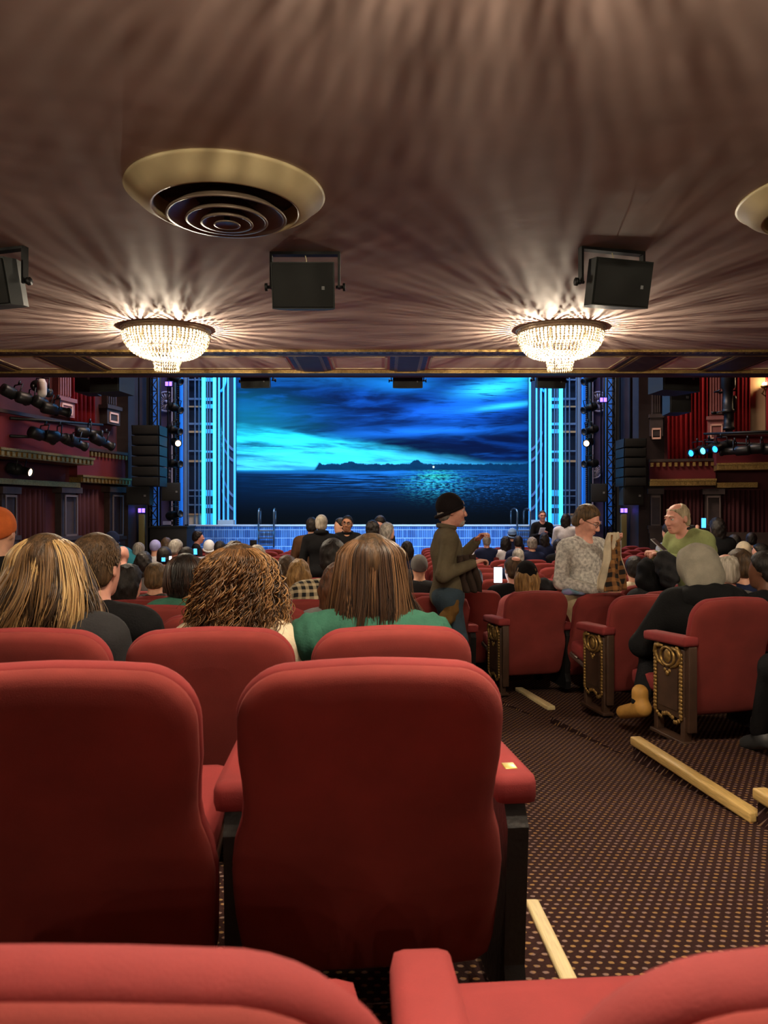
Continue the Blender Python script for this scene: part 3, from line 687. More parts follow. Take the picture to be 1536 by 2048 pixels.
# the two big hanging cabinets at the sides
def big_box(px0, px1, py0, py1, d, label, yaw):
    x = ((px0 + px1) / 2 - 768) / F * d; w_ = (px1 - px0) / F * d; z0, z1 = zpix(py1, d), zpix(py0, d)
    t = empty('hanging_loudspeaker', (x, d, z1), yaw, label, 'loudspeaker', 'large hanging loudspeakers')
    h = z1 - z0; prof = [(-w_ / 2, -.25), (w_ / 2, -.25), (w_ * .36, .3), (-w_ * .36, .3)]
    MB().prism(prof, 'z', -h, 0).build('cabinet', M_blackgreen, t); MB().box((0, -.26, -h / 2), (w_ * .94, .02, h * .92), bev=.006).build('grille', MATS['grille_black'], t)
    for s in (-1, 1): MB().tube([(s * w_ * .3, .31, -.15), (s * w_ * .3, .31, 13.3 - z1)], .02, 6).build('hanger', M_black, t)
    MB().box((w_ * .3, -.275, -h * .5), (.05, .01, .05)).build('badge', MATS['badge_grey'], t)
    return t
big_box(192, 262, 735, 788, 13.2, 'big black loudspeaker hanging left under the balcony edge', R(-18))
big_box(1300, 1388, 735, 786, 13.2, 'big black loudspeaker hanging right in front of the red curtain', R(18))
big_box(1330, 1372, 770, 828, 14.6, 'second black cabinet hanging lower behind the big loudspeaker', R(0))
big_box(160, 196, 735, 788, 14.4, 'dark cabinet hanging beside the red curtain', R(0))

# ------------------------------------------------------------------ crystal chandeliers
M_brass = mat('dark_brass', (176, 158, 134), .42, metal=.45, var=.15, scale=12)
def crystal():
    m = bpy.data.materials.new('crystal'); m.use_nodes = True; n = NT(m); b = m.node_tree.nodes['Principled BSDF']
    b.inputs['Base Color'].default_value = (.42, .37, .28, 1); b.inputs['Roughness'].default_value = .1
    tr_ = n.node('ShaderNodeBsdfTranslucent'); tr_.inputs[0].default_value = (.45, .40, .30, 1)
    mx = n.node('ShaderNodeMixShader'); mx.inputs[0].default_value = .4
    n.nt.links.new(b.outputs[0], mx.inputs[1]); n.nt.links.new(tr_.outputs[0], mx.inputs[2]); n.nt.links.new(mx.outputs[0], m.node_tree.nodes['Material Output'].inputs[0])
    return m
M_crys = crystal()
M_bulb = mat('warm_bulb', (255, 240, 200), emit=(255, 226, 165), estr=60)
BEADV = [(1, 0, 0), (0, 1, 0), (-1, 0, 0), (0, -1, 0), (0, 0, 1), (0, 0, -1)]; BEADF = [(0, 1, 4), (1, 2, 4), (2, 3, 4), (3, 0, 4), (1, 0, 5), (2, 1, 5), (3, 2, 5), (0, 3, 5)]
def bead(mb, c, r, sz=1.0):
    a = random.random() * 1.5; ca, sa = math.cos(a), math.sin(a)
    mb.raw([(c[0] + r * (x * ca - y * sa), c[1] + r * (x * sa + y * ca), c[2] + r * sz * z) for (x, y, z) in BEADV], BEADF, False)
def chandelier(x, y, label, energy, soft=.009):
    t = empty('crystal_chandelier', (x, y, cz(y)), 0, label, 'chandelier', 'crystal ceiling chandeliers'); t.rotation_euler = (CT, 0, 0)
    MB().lathe([(.46, 0), (.515, 0), (.52, -.015), (.505, -.02), (.5, -.058), (.508, -.062), (.49, -.066), (.485, -.01)], 56).build('metal_band', M_brass, t)
    k = MB()
    for i in range(24):
        a = 2 * math.pi * i / 24; k.ball((.508 * math.cos(a), .508 * math.sin(a), -.032), .007, 6, 4)
    k.build('studs', M_brass, t)['kind'] = 'stuff'
    prof = []
    for i in range(15):
        s = i / 14; a = s * math.pi * .46; prof.append((.17 + .325 * math.cos(a) ** .9, -.075 - .27 * math.sin(a) ** 1.1))
    for i, (r, z) in enumerate(prof):
        b = MB(); n_ = 66 if i < 6 else max(20, int(2 * math.pi * r / .042))
        for j in range(n_):
            a = 2 * math.pi * (j + .5 * (i % 2) * 0) / n_; bead(b, (r * math.cos(a), r * math.sin(a), z), (.0165 if i < 6 else .0135) + .003 * random.random(), 1.15)
        b.build('bead_ring', M_crys, t)['kind'] = 'stuff'
    for i in range(8):   # thin ribs of the basket frame
        a = 2 * math.pi * i / 8; MB().tube([(r * .985 * math.cos(a), r * .985 * math.sin(a), z) for (r, z) in prof], .004, 4).build('frame_rib', M_brass, t)
    for i in range(3):
        b = MB(); r = .165 - .01 * i; z = -.365 - i * .034
        for j in range(34):
            a = 2 * math.pi * j / 34; bead(b, (r * math.cos(a), r * math.sin(a), z), .012, 1.5)
        b.build('bead_ring', M_crys, t)['kind'] = 'stuff'
    b = MB()
    for j in range(34):
        a = 2 * math.pi * j / 34; bead(b, (.14 * math.cos(a), .14 * math.sin(a), -.475), .011, 2.2)
    b.build('drop_fringe', M_crys, t)['kind'] = 'stuff'
    for j in range(5):
        a = 2 * math.pi * (j + .3) / 5; p = (.345 * math.cos(a), .345 * math.sin(a), -.19)
        MB().ball(p, .022, 8, 6, (1, 1, 1.5)).build('bulb', M_bulb, t)
        MB().tube([(p[0], p[1], -.01), (p[0], p[1], -.165)], .014, 6).build('bulb_holder', M_brass, t)
        ld = bpy.data.lights.new('chandelier_bulb', 'POINT'); ld.energy = energy / 5; ld.color = (1.0, .85, .64); ld.shadow_soft_size = soft
        lo = bpy.data.objects.new('chandelier_bulb_light', ld); COL.objects.link(lo); lo.parent = t
        q = Vector((.345 * math.cos(a), .345 * math.sin(a), -.235)); lo.location = q
    return t
chandelier(-2.58, 8.42, 'lit crystal chandelier on the ceiling at left', 500)
chandelier(2.09, 8.42, 'lit crystal chandelier on the ceiling at right', 500)
chandelier(0.3, 1.3, 'lit crystal chandelier overhead above the nearest seats', 520, .015)
chandelier(0.2, -3.0, 'lit crystal chandelier behind the camera over the rear seats', 170, .02)
chandelier(-5.6, 2.2, 'unseen crystal chandelier added over the left seats to light the ceiling', 420, .01)  # out of view, added to brighten the ceiling on the left
chandelier(6.0, 2.2, 'unseen crystal chandelier added over the right seats to light the ceiling', 420, .01)  # likewise an unseen lamp, added for the right side of the ceiling

# ------------------------------------------------------------------ stage lamps
M_lensblue = mat('lens_blue', (40, 120, 255), .2, emit=(20, 110, 255), estr=9)
M_lenscy = mat('lens_cyan', (40, 190, 255), .2, emit=(40, 170, 255), estr=16)
M_lenswarm = mat('lens_warm', (255, 220, 190), .2, emit=(255, 200, 160), estr=5)
M_lenspur = mat('display_purple', (120, 90, 255), .3, emit=(110, 80, 255), estr=5)
M_gel = mat('barrel_black', (22, 24, 24), .45)
def stage_lamp(loc, target, label, L=.55, r=.10, lens=None):
    t = empty('stage_lamp', loc, 0, label, 'stage lamp', 'theatre stage lamps')
    t.rotation_euler = (Vector(target) - Vector(loc)).to_track_quat('Y', 'Z').to_euler()
    MB().lathe([(0, -L * .5), (r * .9, -L * .5), (r, -L * .42), (r, -L * .05), (r * .72, 0), (r * .72, L * .42), (r * .85, L * .42), (r * .85, L * .5), (r * .66, L * .5), (r * .66, L * .44), (0, L * .44)], 14, rot=Matrix.Rotation(R(-90), 3, 'X')).build('barrel', M_gel, t)
    y = MB().tube([(-r * 1.15, 0, 0), (-r * 1.15, 0, r * 1.9), (r * 1.15, 0, r * 1.9), (r * 1.15, 0, 0)], r * .12, 6).tube([(0, 0, r * 1.9), (0, 0, r * 2.6)], r * .2, 6); y.build('yoke', M_gel, t)
    if lens:
        MB().lathe([(0, L * .455), (r * .64, L * .45)], 14, rot=Matrix.Rotation(R(-90), 3, 'X')).build('lens', lens, t)
    return t
def pipe(pts, label, r=.03):
    o = MB().tube(pts, r, 8).build('lighting_pipe', M_black); return tag(o, label, 'pipe', 'lighting pipes')
# left box boom
pipe([P(20, 836, 14.0), P(205, 850, 16.3)], 'black lighting pipe slanting in front of the left boxes')
pipe([P(20, 872, 14.0), P(205, 880, 16.2)], 'lower black lighting pipe in front of the left boxes')
sp = [(30, 790, 14.8, None, 'bulky dark lamp high at the left edge'), (62, 800, 14.9, None, 'dark lamp hung next to the pale lantern'), (92, 812, 15.0, None, 'dark lamp above the pipe near the mauve pilaster'), (112, 820, 15.0, M_lensblue, 'dark lamp with blue lens at the mauve pilaster foot'),
      (85, 872, 15.1, None, 'long dark lamp pointing down left of the pipe'), (118, 874, 15.3, M_lensblue, 'dark lamp with small blue glint on the lower left pipe'), (150, 885, 15.6, None, 'big dark lamp under the left pipe'), (178, 866, 16.2, None, 'dark lamp at the stage end of the left pipe'), (205, 884, 16.4, M_lensblue, 'dark lamp with a thin blue glow beside the fringe')]
for i, (px, py, d, ln, lab) in enumerate(sp):
    tg = (-1.5 + .4 * i, 21, 2.2) if i % 2 else (-3.5, 20, 1.0)
    stage_lamp(P(px, py, d - .75), tg, lab, L=.55, r=.12, lens=ln)
stage_lamp(P(84, 778, 14.6), P(300, 900, 20), 'dark lamp with white band near the left ceiling edge', .5, .12)
o = MB().lathe([(0, .2), (.05, .2), (.09, .12), (.09, -.1), (.06, -.17), (0, -.18)], 12, P(84, 778, 14.3)).build('white_lantern', mat('lantern_white', (225, 215, 205), .5)); tag(o, 'small white lantern housing among the dark lamps at left', 'lantern')
stage_lamp(P(40, 940, 14.6), P(300, 1000, 14.2), 'dark lamp with warm glow under the left box', .5, .12, M_lenswarm)
# right box boom
pipe([P(1408, 868, 17.0), P(1560, 862, 15.6)], 'black lighting pipe in front of the right boxes')
pipe([P(1412, 884, 17.0), P(1560, 890, 15.8)], 'lower black lighting pipe in front of the right boxes')
sp = [(1398, 902, 16.6, M_lensblue, 'dark lamp with deep blue lens nearest the red curtain'), (1422, 897, 16.4, M_lenscy, 'lamp glowing bright cyan on the right pipe'), (1446, 893, 16.3, M_lensblue, 'lamp with narrow blue lens on the right pipe'), (1470, 902, 16.1, None, 'long dark lamp in the middle of the right pipe'), (1496, 898, 16.0, None, 'dark lamp with thin barrel near the right edge'), (1524, 900, 15.9, None, 'last dark lamp at the right edge of the photo')]
for i, (px, py, d, ln, lab) in enumerate(sp):
    tg = P(1050 + 40 * i, 1000, 14) if ln else P(900, 940, 21); stage_lamp(P(px, py, d), tg, lab, L=.62, r=.115, lens=ln)
stage_lamp(P(1456, 780, 16.8), P(1456, 900, 16.8), 'tall dark lamp cluster hung beside the right mauve pilaster', 1.1, .16)
stage_lamp(P(1458, 826, 16.9), P(1456, 940, 16.9), 'dark lamp hung lower beside the right mauve pilaster', .8, .16)
stage_lamp(P(1332, 762, 14.0), P(1332, 900, 13.0), 'added lamp body glowing for the blue lit face of the black cabinet', .5, .2, M_lensblue)  # added lamp; its lens glow imitates blue light on the loudspeaker face
# lamps on the vertical pipes by the stage
for sgn in (-1, 1):
    side = 'left' if sgn < 0 else 'right'
    for i, (px, py, ln) in enumerate(((352, 760, None), (352, 818, None), (350, 862, None), (353, 886, M_lenswarm), (350, 928, None), (350, 1030, None))):
        x = px if sgn < 0 else 2 * 764.5 - px
        nm = ('topmost', 'second', 'third', 'warm glowing fourth', 'fifth', 'lowest')[i]
        tg = P(700 if sgn < 0 else 820, 960, 16.5) if not ln else (0, 10, 1)
        stage_lamp(P(x - sgn * 2, py, 19.4) - Vector((0, .14, 0)), tg, '%s lamp on the vertical pipe %s of the stage' % (nm, side), L=.46, r=.12, lens=ln)
    for (px, py) in (((338, 768),) if sgn < 0 else ()) + ((284 if sgn < 0 else 282, 1021),) + (((323, 800),) if sgn > 0 else ()):
        x = px if sgn < 0 else 2 * 764.5 - px
        t = empty('purple_display', P(x, py, 19.0), 0, 'small two block purple glowing display %s on the %s pier' % ('high' if py < 900 else 'low', side), 'display', 'purple displays')
        MB().box((0, 0, 0), (.22, .06, .15), bev=.01).build('housing', M_black, t)
        for s in (-1, 1): MB().box((s * .05, -.035, 0), (.075, .02, .11)).build('glow_block', M_lenspur, t)
    x = 284 if sgn < 0 else 2 * 764.5 - 282
    c = P(x, 1064, 19.0); o = MB().box(c, (.15, .1, .95), bev=.01).build('display_post', mat('post_khaki', (120, 112, 70), .5)); tag(o, 'khaki post standing under the low purple display at the %s' % side, 'post', 'display posts')
# line arrays
def line_array(px0, px1, py0, py1, d, n, label):
    x = ((px0 + px1) / 2 - 768) / F * d; w_ = (px1 - px0) / F * d; z0, z1 = zpix(py1, d), zpix(py0, d); h = (z1 - z0) / n
    t = empty('line_array', (x, d, z1), 0, label, 'loudspeaker', 'line array loudspeakers')
    for i in range(n):
        b = MB().prism([(-.3, -h * .96), (-.34 + .01 * i, -.02), (.3, -.02), (.3, -h * .96)], 'x', -w_ / 2, w_ / 2).build('cabinet', M_black, t, (0, 0, -i * h))
        MB().box((0, -.345, -h / 2), (w_ * .9, .02, h * .8), bev=.005).build('grille', MATS['grille_black'], b)
    MB().tube([(0, 0, 0), (0, 0, 9.5 - z1)], .03, 6).build('hanger', M_black, t)
    return t
line_array(272, 327, 852, 974, 18.0, 6, 'tall black line array hanging left of the stage')
line_array(1239, 1284, 878, 974, 18.0, 5, 'tall black line array hanging right of the stage')
big_box(260, 306, 974, 1010, 18.0, 'black cabinet under the left line array', 0)
big_box(326, 362, 966, 1002, 18.9, 'grey black wedge loudspeaker on the left pipe', R(10))
big_box(1180, 1211, 968, 1004, 18.9, 'grey black wedge loudspeaker on the right pipe', R(-10))
big_box(1240, 1280, 974, 1010, 18.0, 'black cabinet under the right line array', 0)
x0 = P(343, 1060, 19.2); o = empty('side_stair_box', (x0.x, 19.3, 0), 0, 'black box platform at the left end of the tiled stage', 'platform')
MB().box((0, 0, (ZS - .44) / 2 - .02), (1.0, .8, ZS + .40), bev=.02).build('body', M_black, o); MB().box((0, 0, ZS - .03), (1.04, .84, .04)).build('top', M_black, o)
mo = P(507, 1086, 17.6); t = empty('pit_monitor', (mo.x, mo.y, mo.z), 0, 'small black monitor standing on the pit wall before the ladder', 'monitor')
MB().box((0, 0, 0), (.17, .03, .15), bev=.006).build('screen', M_black, t); MB().tube([(0, .0, -.07), (0, 0, -.28)], .012, 6).build('stand', M_black, t); MB().box((0, .0, -.075), (.13, .05, .02)).build('bracket', M_black, t)
# ------------------------------------------------------------------ theatre seats
M_velvet = mat('red_velvet', (128, 42, 42), .85, sheen=.12, var=.10, scale=9, bump=.12, bscale=500)
M_velvetdk = mat('red_velvet_panel', (118, 42, 37), .9, sheen=.08, var=.14, scale=5, bump=.12, bscale=500)
M_iron = mat('cast_iron_black', (24, 22, 22), .5, bump=.2, bscale=60)
M_ironbr = mat('cast_iron_brown', (66, 46, 34), .5, var=.2, scale=12)
M_relief = mat('gold_relief', (150, 118, 66), .45, metal=.6, var=.35, scale=50)
M_chrome = mat('seat_rim', (150, 140, 130), .3, metal=.8)
M_plate = mat('brass_plate', (225, 200, 110), .3, metal=.5)

BH, BB = 0.80, 0.105     # top and bottom of the backrest above the floor
def back_outline(n=14, hw=.255):
    """closed outline (x, z) of the shield-shaped backrest, z measured from its bottom (0) to top (H)"""
    H = BH - BB; pts = []
    right = [(.0, 0), (.18, .0), (.236, .006), (.259, .024), (.267, .07), (.273, .20), (.274, .255), (.266, .31), (.251, .36), (.2465, .40), (.249, .45), (.2545, .50)]
    r = .105; cxx, czz = hw - r, H - r - .012
    for i in range(n + 1):
        a = math.pi / 2 * i / n; right.append((cxx + r * math.cos(a), czz + (r + .004) * math.sin(a)))
    right += [(.10, H - .004), (.05, H - .0015), (0, H)]
    left = [(-x, z) for (x, z) in reversed(right[1:-1])]
    return right + left
def rings_mesh(outline, rings, cap=True):
    """loft an outline through (inset, depth) rings; returns MB"""
    zc = sum(p[1] for p in outline) / len(outline); mb = MB(); vs_ = []; n = len(outline)
    hw = max(p[0] for p in outline); hz = max(abs(p[1] - zc) for p in outline)
    for (ins, dep) in rings:
        for (x, z) in outline:
            fx = 1 - ins / hw; fz = 1 - ins / hz; vs_.append((x * fx, dep, zc + (z - zc) * fz))
    fs = []
    for i in range(len(rings) - 1):
        for j in range(n): fs.append((i * n + j, i * n + (j + 1) % n, (i + 1) * n + (j + 1) % n, (i + 1) * n + j))
    mb.raw(vs_, fs, True)
    if cap:
        mb.raw([vs_[j] for j in range(n)], [tuple(range(n))], True); mb.raw(vs_[-n:], [tuple(range(n - 1, -1, -1))], True)
    return mb
RECL = R(15)
def chair_meshes(lod):
    out = back_outline(10 if lod == 0 else 4)
    if lod == 1: out = [p for i, p in enumerate(out) if i % 2 == 0 or i < 4]
    H = BH - BB; d = {}
    if lod == 0:
        panel = rings_mesh(out, [(.20, -.012), (.12, -.010), (.05, -.006), (.026, .0), (.014, .006), (.006, .016), (.004, .024), (.012, .030), (.03, .034)])
        cush = rings_mesh(out, [(.02, .026), (.009, .029), (.002, .035), (.0, .045), (.004, .056), (.014, .066), (.035, .074), (.10, .080), (.2, .084)])
    else:
        panel = rings_mesh(out, [(.10, -.008), (.03, .0), (.008, .012), (.006, .026)]); cush = rings_mesh(out, [(.008, .026), (.0, .042), (.008, .06), (.04, .075), (.14, .08)])
    sh = Matrix.Rotation(RECL, 3, 'X')   # lean the top towards the viewer (-y)
    def recl(mb):
        mb.v = [tuple(sh @ Vector((v[0], v[1], v[2] - H)) + Vector((0, 0, BH - .020))) for v in mb.v]; return mb
    d['back_panel'] = recl(panel).mesh('back_panel', M_velvetdk); d['backrest'] = recl(cush).mesh('backrest', M_velvet)
    # tipped-up seat, hinge at (0, .17, .40)
    up = R(11); rot = Matrix.Rotation(up, 3, 'X'); hp = Vector((0, .24, .235))
    s = MB().box((0, .21, .035), (.475, .43, .10), bev=.035 if lod == 0 else .02); s.v = [tuple(rot @ Vector(v) + hp) for v in s.v]; d['seat'] = s.mesh('seat', M_velvet)
    s = MB().box((0, .215, -.03), (.47, .43, .03), bev=.008); s.tube([(-.235, .30, -.01), (-.235, .40, -.01), (-.20, .437, -.01), (.20, .437, -.01), (.235, .40, -.01), (.235, .30, -.01)], .008, 6)
    s.v = [tuple(rot @ Vector(v) + hp) for v in s.v]; d['seat_pan'] = s.mesh('seat_pan', M_chrome)
    # seat folded down (occupied)
    s = MB().box((0, .21, .035), (.475, .43, .10), bev=.035 if lod == 0 else .02); s.v = [tuple(Vector(v) + hp - Vector((0, 0, .03))) for v in s.v]; d['seat_down'] = s.mesh('seat', M_velvet)
    # padded armrest (at x = 0) and standard below it
    a = MB().box((0, .0, 0), (.088, .37, .062), bev=.02 if lod == 0 else .012)
    a.v = [(v[0] * (1.0 if v[1] < .05 else .86), v[1] + .33, v[2] + .485 - v[1] * .04) for v in a.v]; d['armrest'] = a.mesh('armrest', M_velvet)
    st = MB().prism([(.16, .0), (.46, .0), (.45, .05), (.42, .10), (.41, .42), (.45, .46), (.17, .46), (.14, .42), (.17, .12), (.15, .06)], 'x', -.022, .022)
    d['standard'] = st.mesh('standard', M_iron)
    d['hinge'] = MB().box((0, .20, .24), (.50, .05, .06)).mesh('hinge_bar', M_iron)
    return d
CH = [chair_meshes(0), chair_meshes(1)]
def aisle_standard(m_body, gold):
    d = {}
    e = MB().box((0, .05, .30), (.07, .10, .50), bev=.008).box((0, .03, .05), (.085, .13, .10), bev=.008)
    for z in (.16, .30, .42): e.box((0, .03, z), (.082, .10, .018), bev=.004)
    d['standard'] = e.mesh('standard', m_body)
    return d
CHAIRS = []
ORD = {}
def chair(x, y, z, rz, lod, label, down=False, left_arm=False, right_arm=True, group='red velvet theatre seats', plate=None):
    c = CH[lod]
    t = empty('theatre_seat', (x, y, z), rz, label, 'theatre seat', group)
    obj('back_panel', c['back_panel'], t); obj('backrest', c['backrest'], t)
    obj('seat', c['seat_down' if down else 'seat'], t)
    if lod == 0 or not down: obj('seat_pan', c['seat_pan'], t) if not down else None
    if lod == 0: obj('hinge_bar', c['hinge'], t)
    for s, on in ((-1, left_arm), (1, right_arm)):
        if on:
            a = obj('armrest', c['armrest'], t, (s * .306, 0, 0)); obj('standard', c['standard'], t, (s * .306, 0, 0))
            if plate == s: MB().box((.0, .21, .521), (.026, .035, .004), bev=.001).build('number_plate', M_plate, a)
    CHAIRS.append((x, y, z, t)); return t
def row_slope(x): return .10 + .045 * x
def row_y(d, x): return d + .10 * x + .0225 * x * x
CC = .567
def rank(i): return ('first', 'second', 'third', 'fourth', 'fifth', 'sixth', 'seventh', 'eighth', 'ninth', 'tenth', 'eleventh', 'twelfth', 'thirteenth', 'fourteenth', 'fifteenth', 'sixteenth', 'seventeenth', 'eighteenth', 'nineteenth', 'twentieth')[i]
def zrow(y): return zslab(y)

# --- nearest rows, placed one by one (centre block)
chair(-.235, .33, zrow(.40) - .045, R(3), 0, 'blurred red seat back at the bottom left, closest to the camera', left_arm=True, group='nearest theatre seats')
chair(.343, .345, zrow(.40) - .045, R(4), 0, 'blurred red seat with tipped cushion at the bottom right corner', group='nearest theatre seats')
chair(-.018, 1.285, zrow(1.285), R(5), 0, 'large red aisle seat back with brass number plate on its armrest', left_arm=False, plate=1, group='second row seats')
chair(-.588, 1.235, zrow(1.235), R(5), 0, 'large red seat back cut by the left edge, beside the big aisle seat', left_arm=True, group='second row seats')
chair(.033, 2.17, zrow(2.17), R(6), 0, 'red seat back in front of the brunette woman in green', down=True, group='third row seats')
chair(-.52, 2.10, zrow(2.10), R(6), 0, 'red seat back in front of the curly haired woman', down=True, left_arm=True, group='third row seats')
chair(-1.065, 2.055, zrow(2.055), R(4), 0, 'red seat back in front of the woman with blonde streaked hair', down=True, left_arm=True, group='third row seats')
for i, (x, lab, dn) in enumerate(((-.147, 'red seat back between the curly and the brunette woman', False), (-.714, 'red seat back between the man in the blazer and the curly woman', False), (-1.281, 'red seat back of the man in the dark blazer', True), (-1.848, 'red seat back left of the man in the blazer', False))):
    chair(x, row_y(3.06, x), zrow(3.06), math.atan(row_slope(x)), 0, lab, down=dn, left_arm=i == 3, group='fourth row seats')
# --- aisle seats across the aisle with ornate gilt standards
RB = [(1.90, 3.79, -.035 - .015, 'red aisle seat back nearest the right edge, beside the gilt standard and black puffer coat'),
      (1.735, 4.64, -.135, 'red aisle seat partly behind the black puffer coat, with gilt standard'),
      (1.175, 5.36, -.19, 'broad red aisle seat back in front of the blonde in the black beanie'),
      (.80, 6.17, -.275, 'red aisle seat back behind the brown coat and the standing man')]
def ornate(x, y, z, rz, label, k):
    """cast iron seat end: the gilt relief faces the aisle (-x)"""
    t = empty('gilt_standard', (x, y, z), rz, label, 'seat standard', 'gilt cast iron seat ends')
    th = .05; xf = -th / 2
    MB().box((0, .15, .32), (th, .27, .38), bev=.006).build('iron_panel', M_ironbr, t)
    for yy in (.03, .27): MB().box((0, yy, .075), (th * .9, .035, .15), bev=.004).build('foot', M_ironbr, t)
    MB().box((0, .15, .01), (.075, .31, .02), bev=.004).build('sole', M_ironbr, t)
    MB().box((.012, .01, .30), (.05, .05, .46), bev=.006).build('rear_post', M_ironbr, t)
    for s in (-1, 1):
        m_ = MB()
        for i in range(17): m_.ball((xf - .004, .15 + s * .115, .15 + i * .0205), .014, 6, 4, (.5, 1.2, 1.0))
        for i in range(7): m_.ball((xf - .003, .15 + s * (.115 - .018 * i), .135 - .030 * math.sin(i * .55) * (1 if i < 4 else .4)), .013, 5, 4, (.5, 1.1, 1))
        m_.build('leaf_border', M_relief, t)
    MB().box((xf - .002, .15, .30), (.006, .17, .26)).build('recessed_field', M_ironbr, t)
    c = MB().ball((xf - .004, .15, .455), .034, 10, 8, (.35, .85, 1.2)); pts = []
    for i in range(16):
        a = 2 * math.pi * i / 16; pts.append((xf - .006, .15 + .062 * math.cos(a), .452 + .050 * math.sin(a)))
    c.tube(pts, .009, 6, closed=True)
    for s in (-1, 1):
        c.tube([(xf - .004, .15 + s * .04, .505), (xf - .008, .15 + s * .10, .50), (xf - .006, .15 + s * .115, .46), (xf - .006, .15 + s * .08, .415), (xf - .005, .15 + s * .03, .395)], [.009, .014, .012, .010, .006], 6)
        c.ball((xf - .005, .15 + s * .085, .508), .016, 6, 4, (.6, 1, 1)); c.ball((xf - .005, .15 + s * .02, .375), .012, 6, 4, (.6, 1, 1))
    c.ball((xf - .005, .15, .36), .016, 6, 4, (.6, 1, 1)); c.build('crest', M_relief, t)
    a = MB().box((0, 0, 0), (.095, .38, .055), bev=.018); a.v = [(v[0], v[1] + .17, v[2] + .548 - v[1] * .05) for v in a.v]; a.build('armrest', M_velvet, t)
for i, (x, y, z, lab) in enumerate(RB):
    rz = R(10 + 2 * (3 - i) * .5)
    chair(x, y, z, rz, 0, lab, down=i == 0, group='aisle seats with gilt standards')
    c, s = math.cos(rz), math.sin(rz); ox, oy = -.262, .06
    if i < 3: ornate(x + c * ox - s * oy, y + s * ox + c * oy, z, rz, ('gilt iron aisle standard with crest beside the tan boot', 'gilt iron aisle standard with crest in the middle of the aisle seats', 'gilt iron aisle standard nearest the standing man in the beanie')[i], i)
# further seats of those right-block rows
n_row = {0: ('third row of the right block', 2), 1: ('second gilt row', 4), 2: ('third gilt row', 5), 3: ('fourth gilt row', 6)}
RB2 = [(0, 1, 3.79), (1, 3, 4.64), (2, 4, 5.36), (3, 6, 6.17)]
for (ri, cnt, d) in RB2:
    x0, y0, z0, _ = RB[ri]
    for j in range(1, cnt + 1):
        rz = R(12 + 2 * j); x = x0 + CC * j * math.cos(R(12)); y = y0 + CC * j * math.sin(R(11 + 1.2 * j)) * 1.15
        chair(x, y, z0 - (.03 if ri == 2 else 0), rz, 1, 'red seat, %s beyond the aisle seat in the %s gilt ended row' % (rank(j - 1), ('closest', 'second', 'third', 'fourth')[ri]), group='right block seats')

# --- the rest of the house: curved rows towards the stage
FAR_GROUP = 'red seats towards the stage'
def far_rows():
    for k in range(4, 19):
        d = .40 + .88 * k
        if k == 4: xe = -.10
        elif k == 5: xe = .02
        elif k == 6: xe = .46
        else: xe = .30
        x = xe; j = 0
        lim = -.56 * d
        while x > max(lim, -6.6) and j < 11:
            yy = row_y(d, x) if k < 9 else d + .06 * x + .018 * x * x
            if not (k >= 9 and j > 8):
                yield ('left', k, j, x, yy, k in (4, 5) and j in (1, 2))
            x -= CC; j += 1
    for k in range(7, 19):
        d = .40 + .88 * k + .55; x = .82 + .03 * (k - 7); j = 0
        while x < min(.55 * d, 6.9):
            yield ('right', k, j, x, d + .06 * x + .018 * x * x, False)
            x += CC; j += 1
for (side, k, j, x, y, dn) in far_rows():
    z = zslab(y)
    if y > 18.0: continue
    sl = math.atan((.10 + .045 * x) if k < 9 else (.06 + .036 * x))
    lab = 'small red seat, %s from the aisle, %s row, %s block' % (rank(j), rank(min(k, 19)), 'centre' if side == 'left' else 'right')
    chair(x, y, z, sl, 1, lab, group=FAR_GROUP)
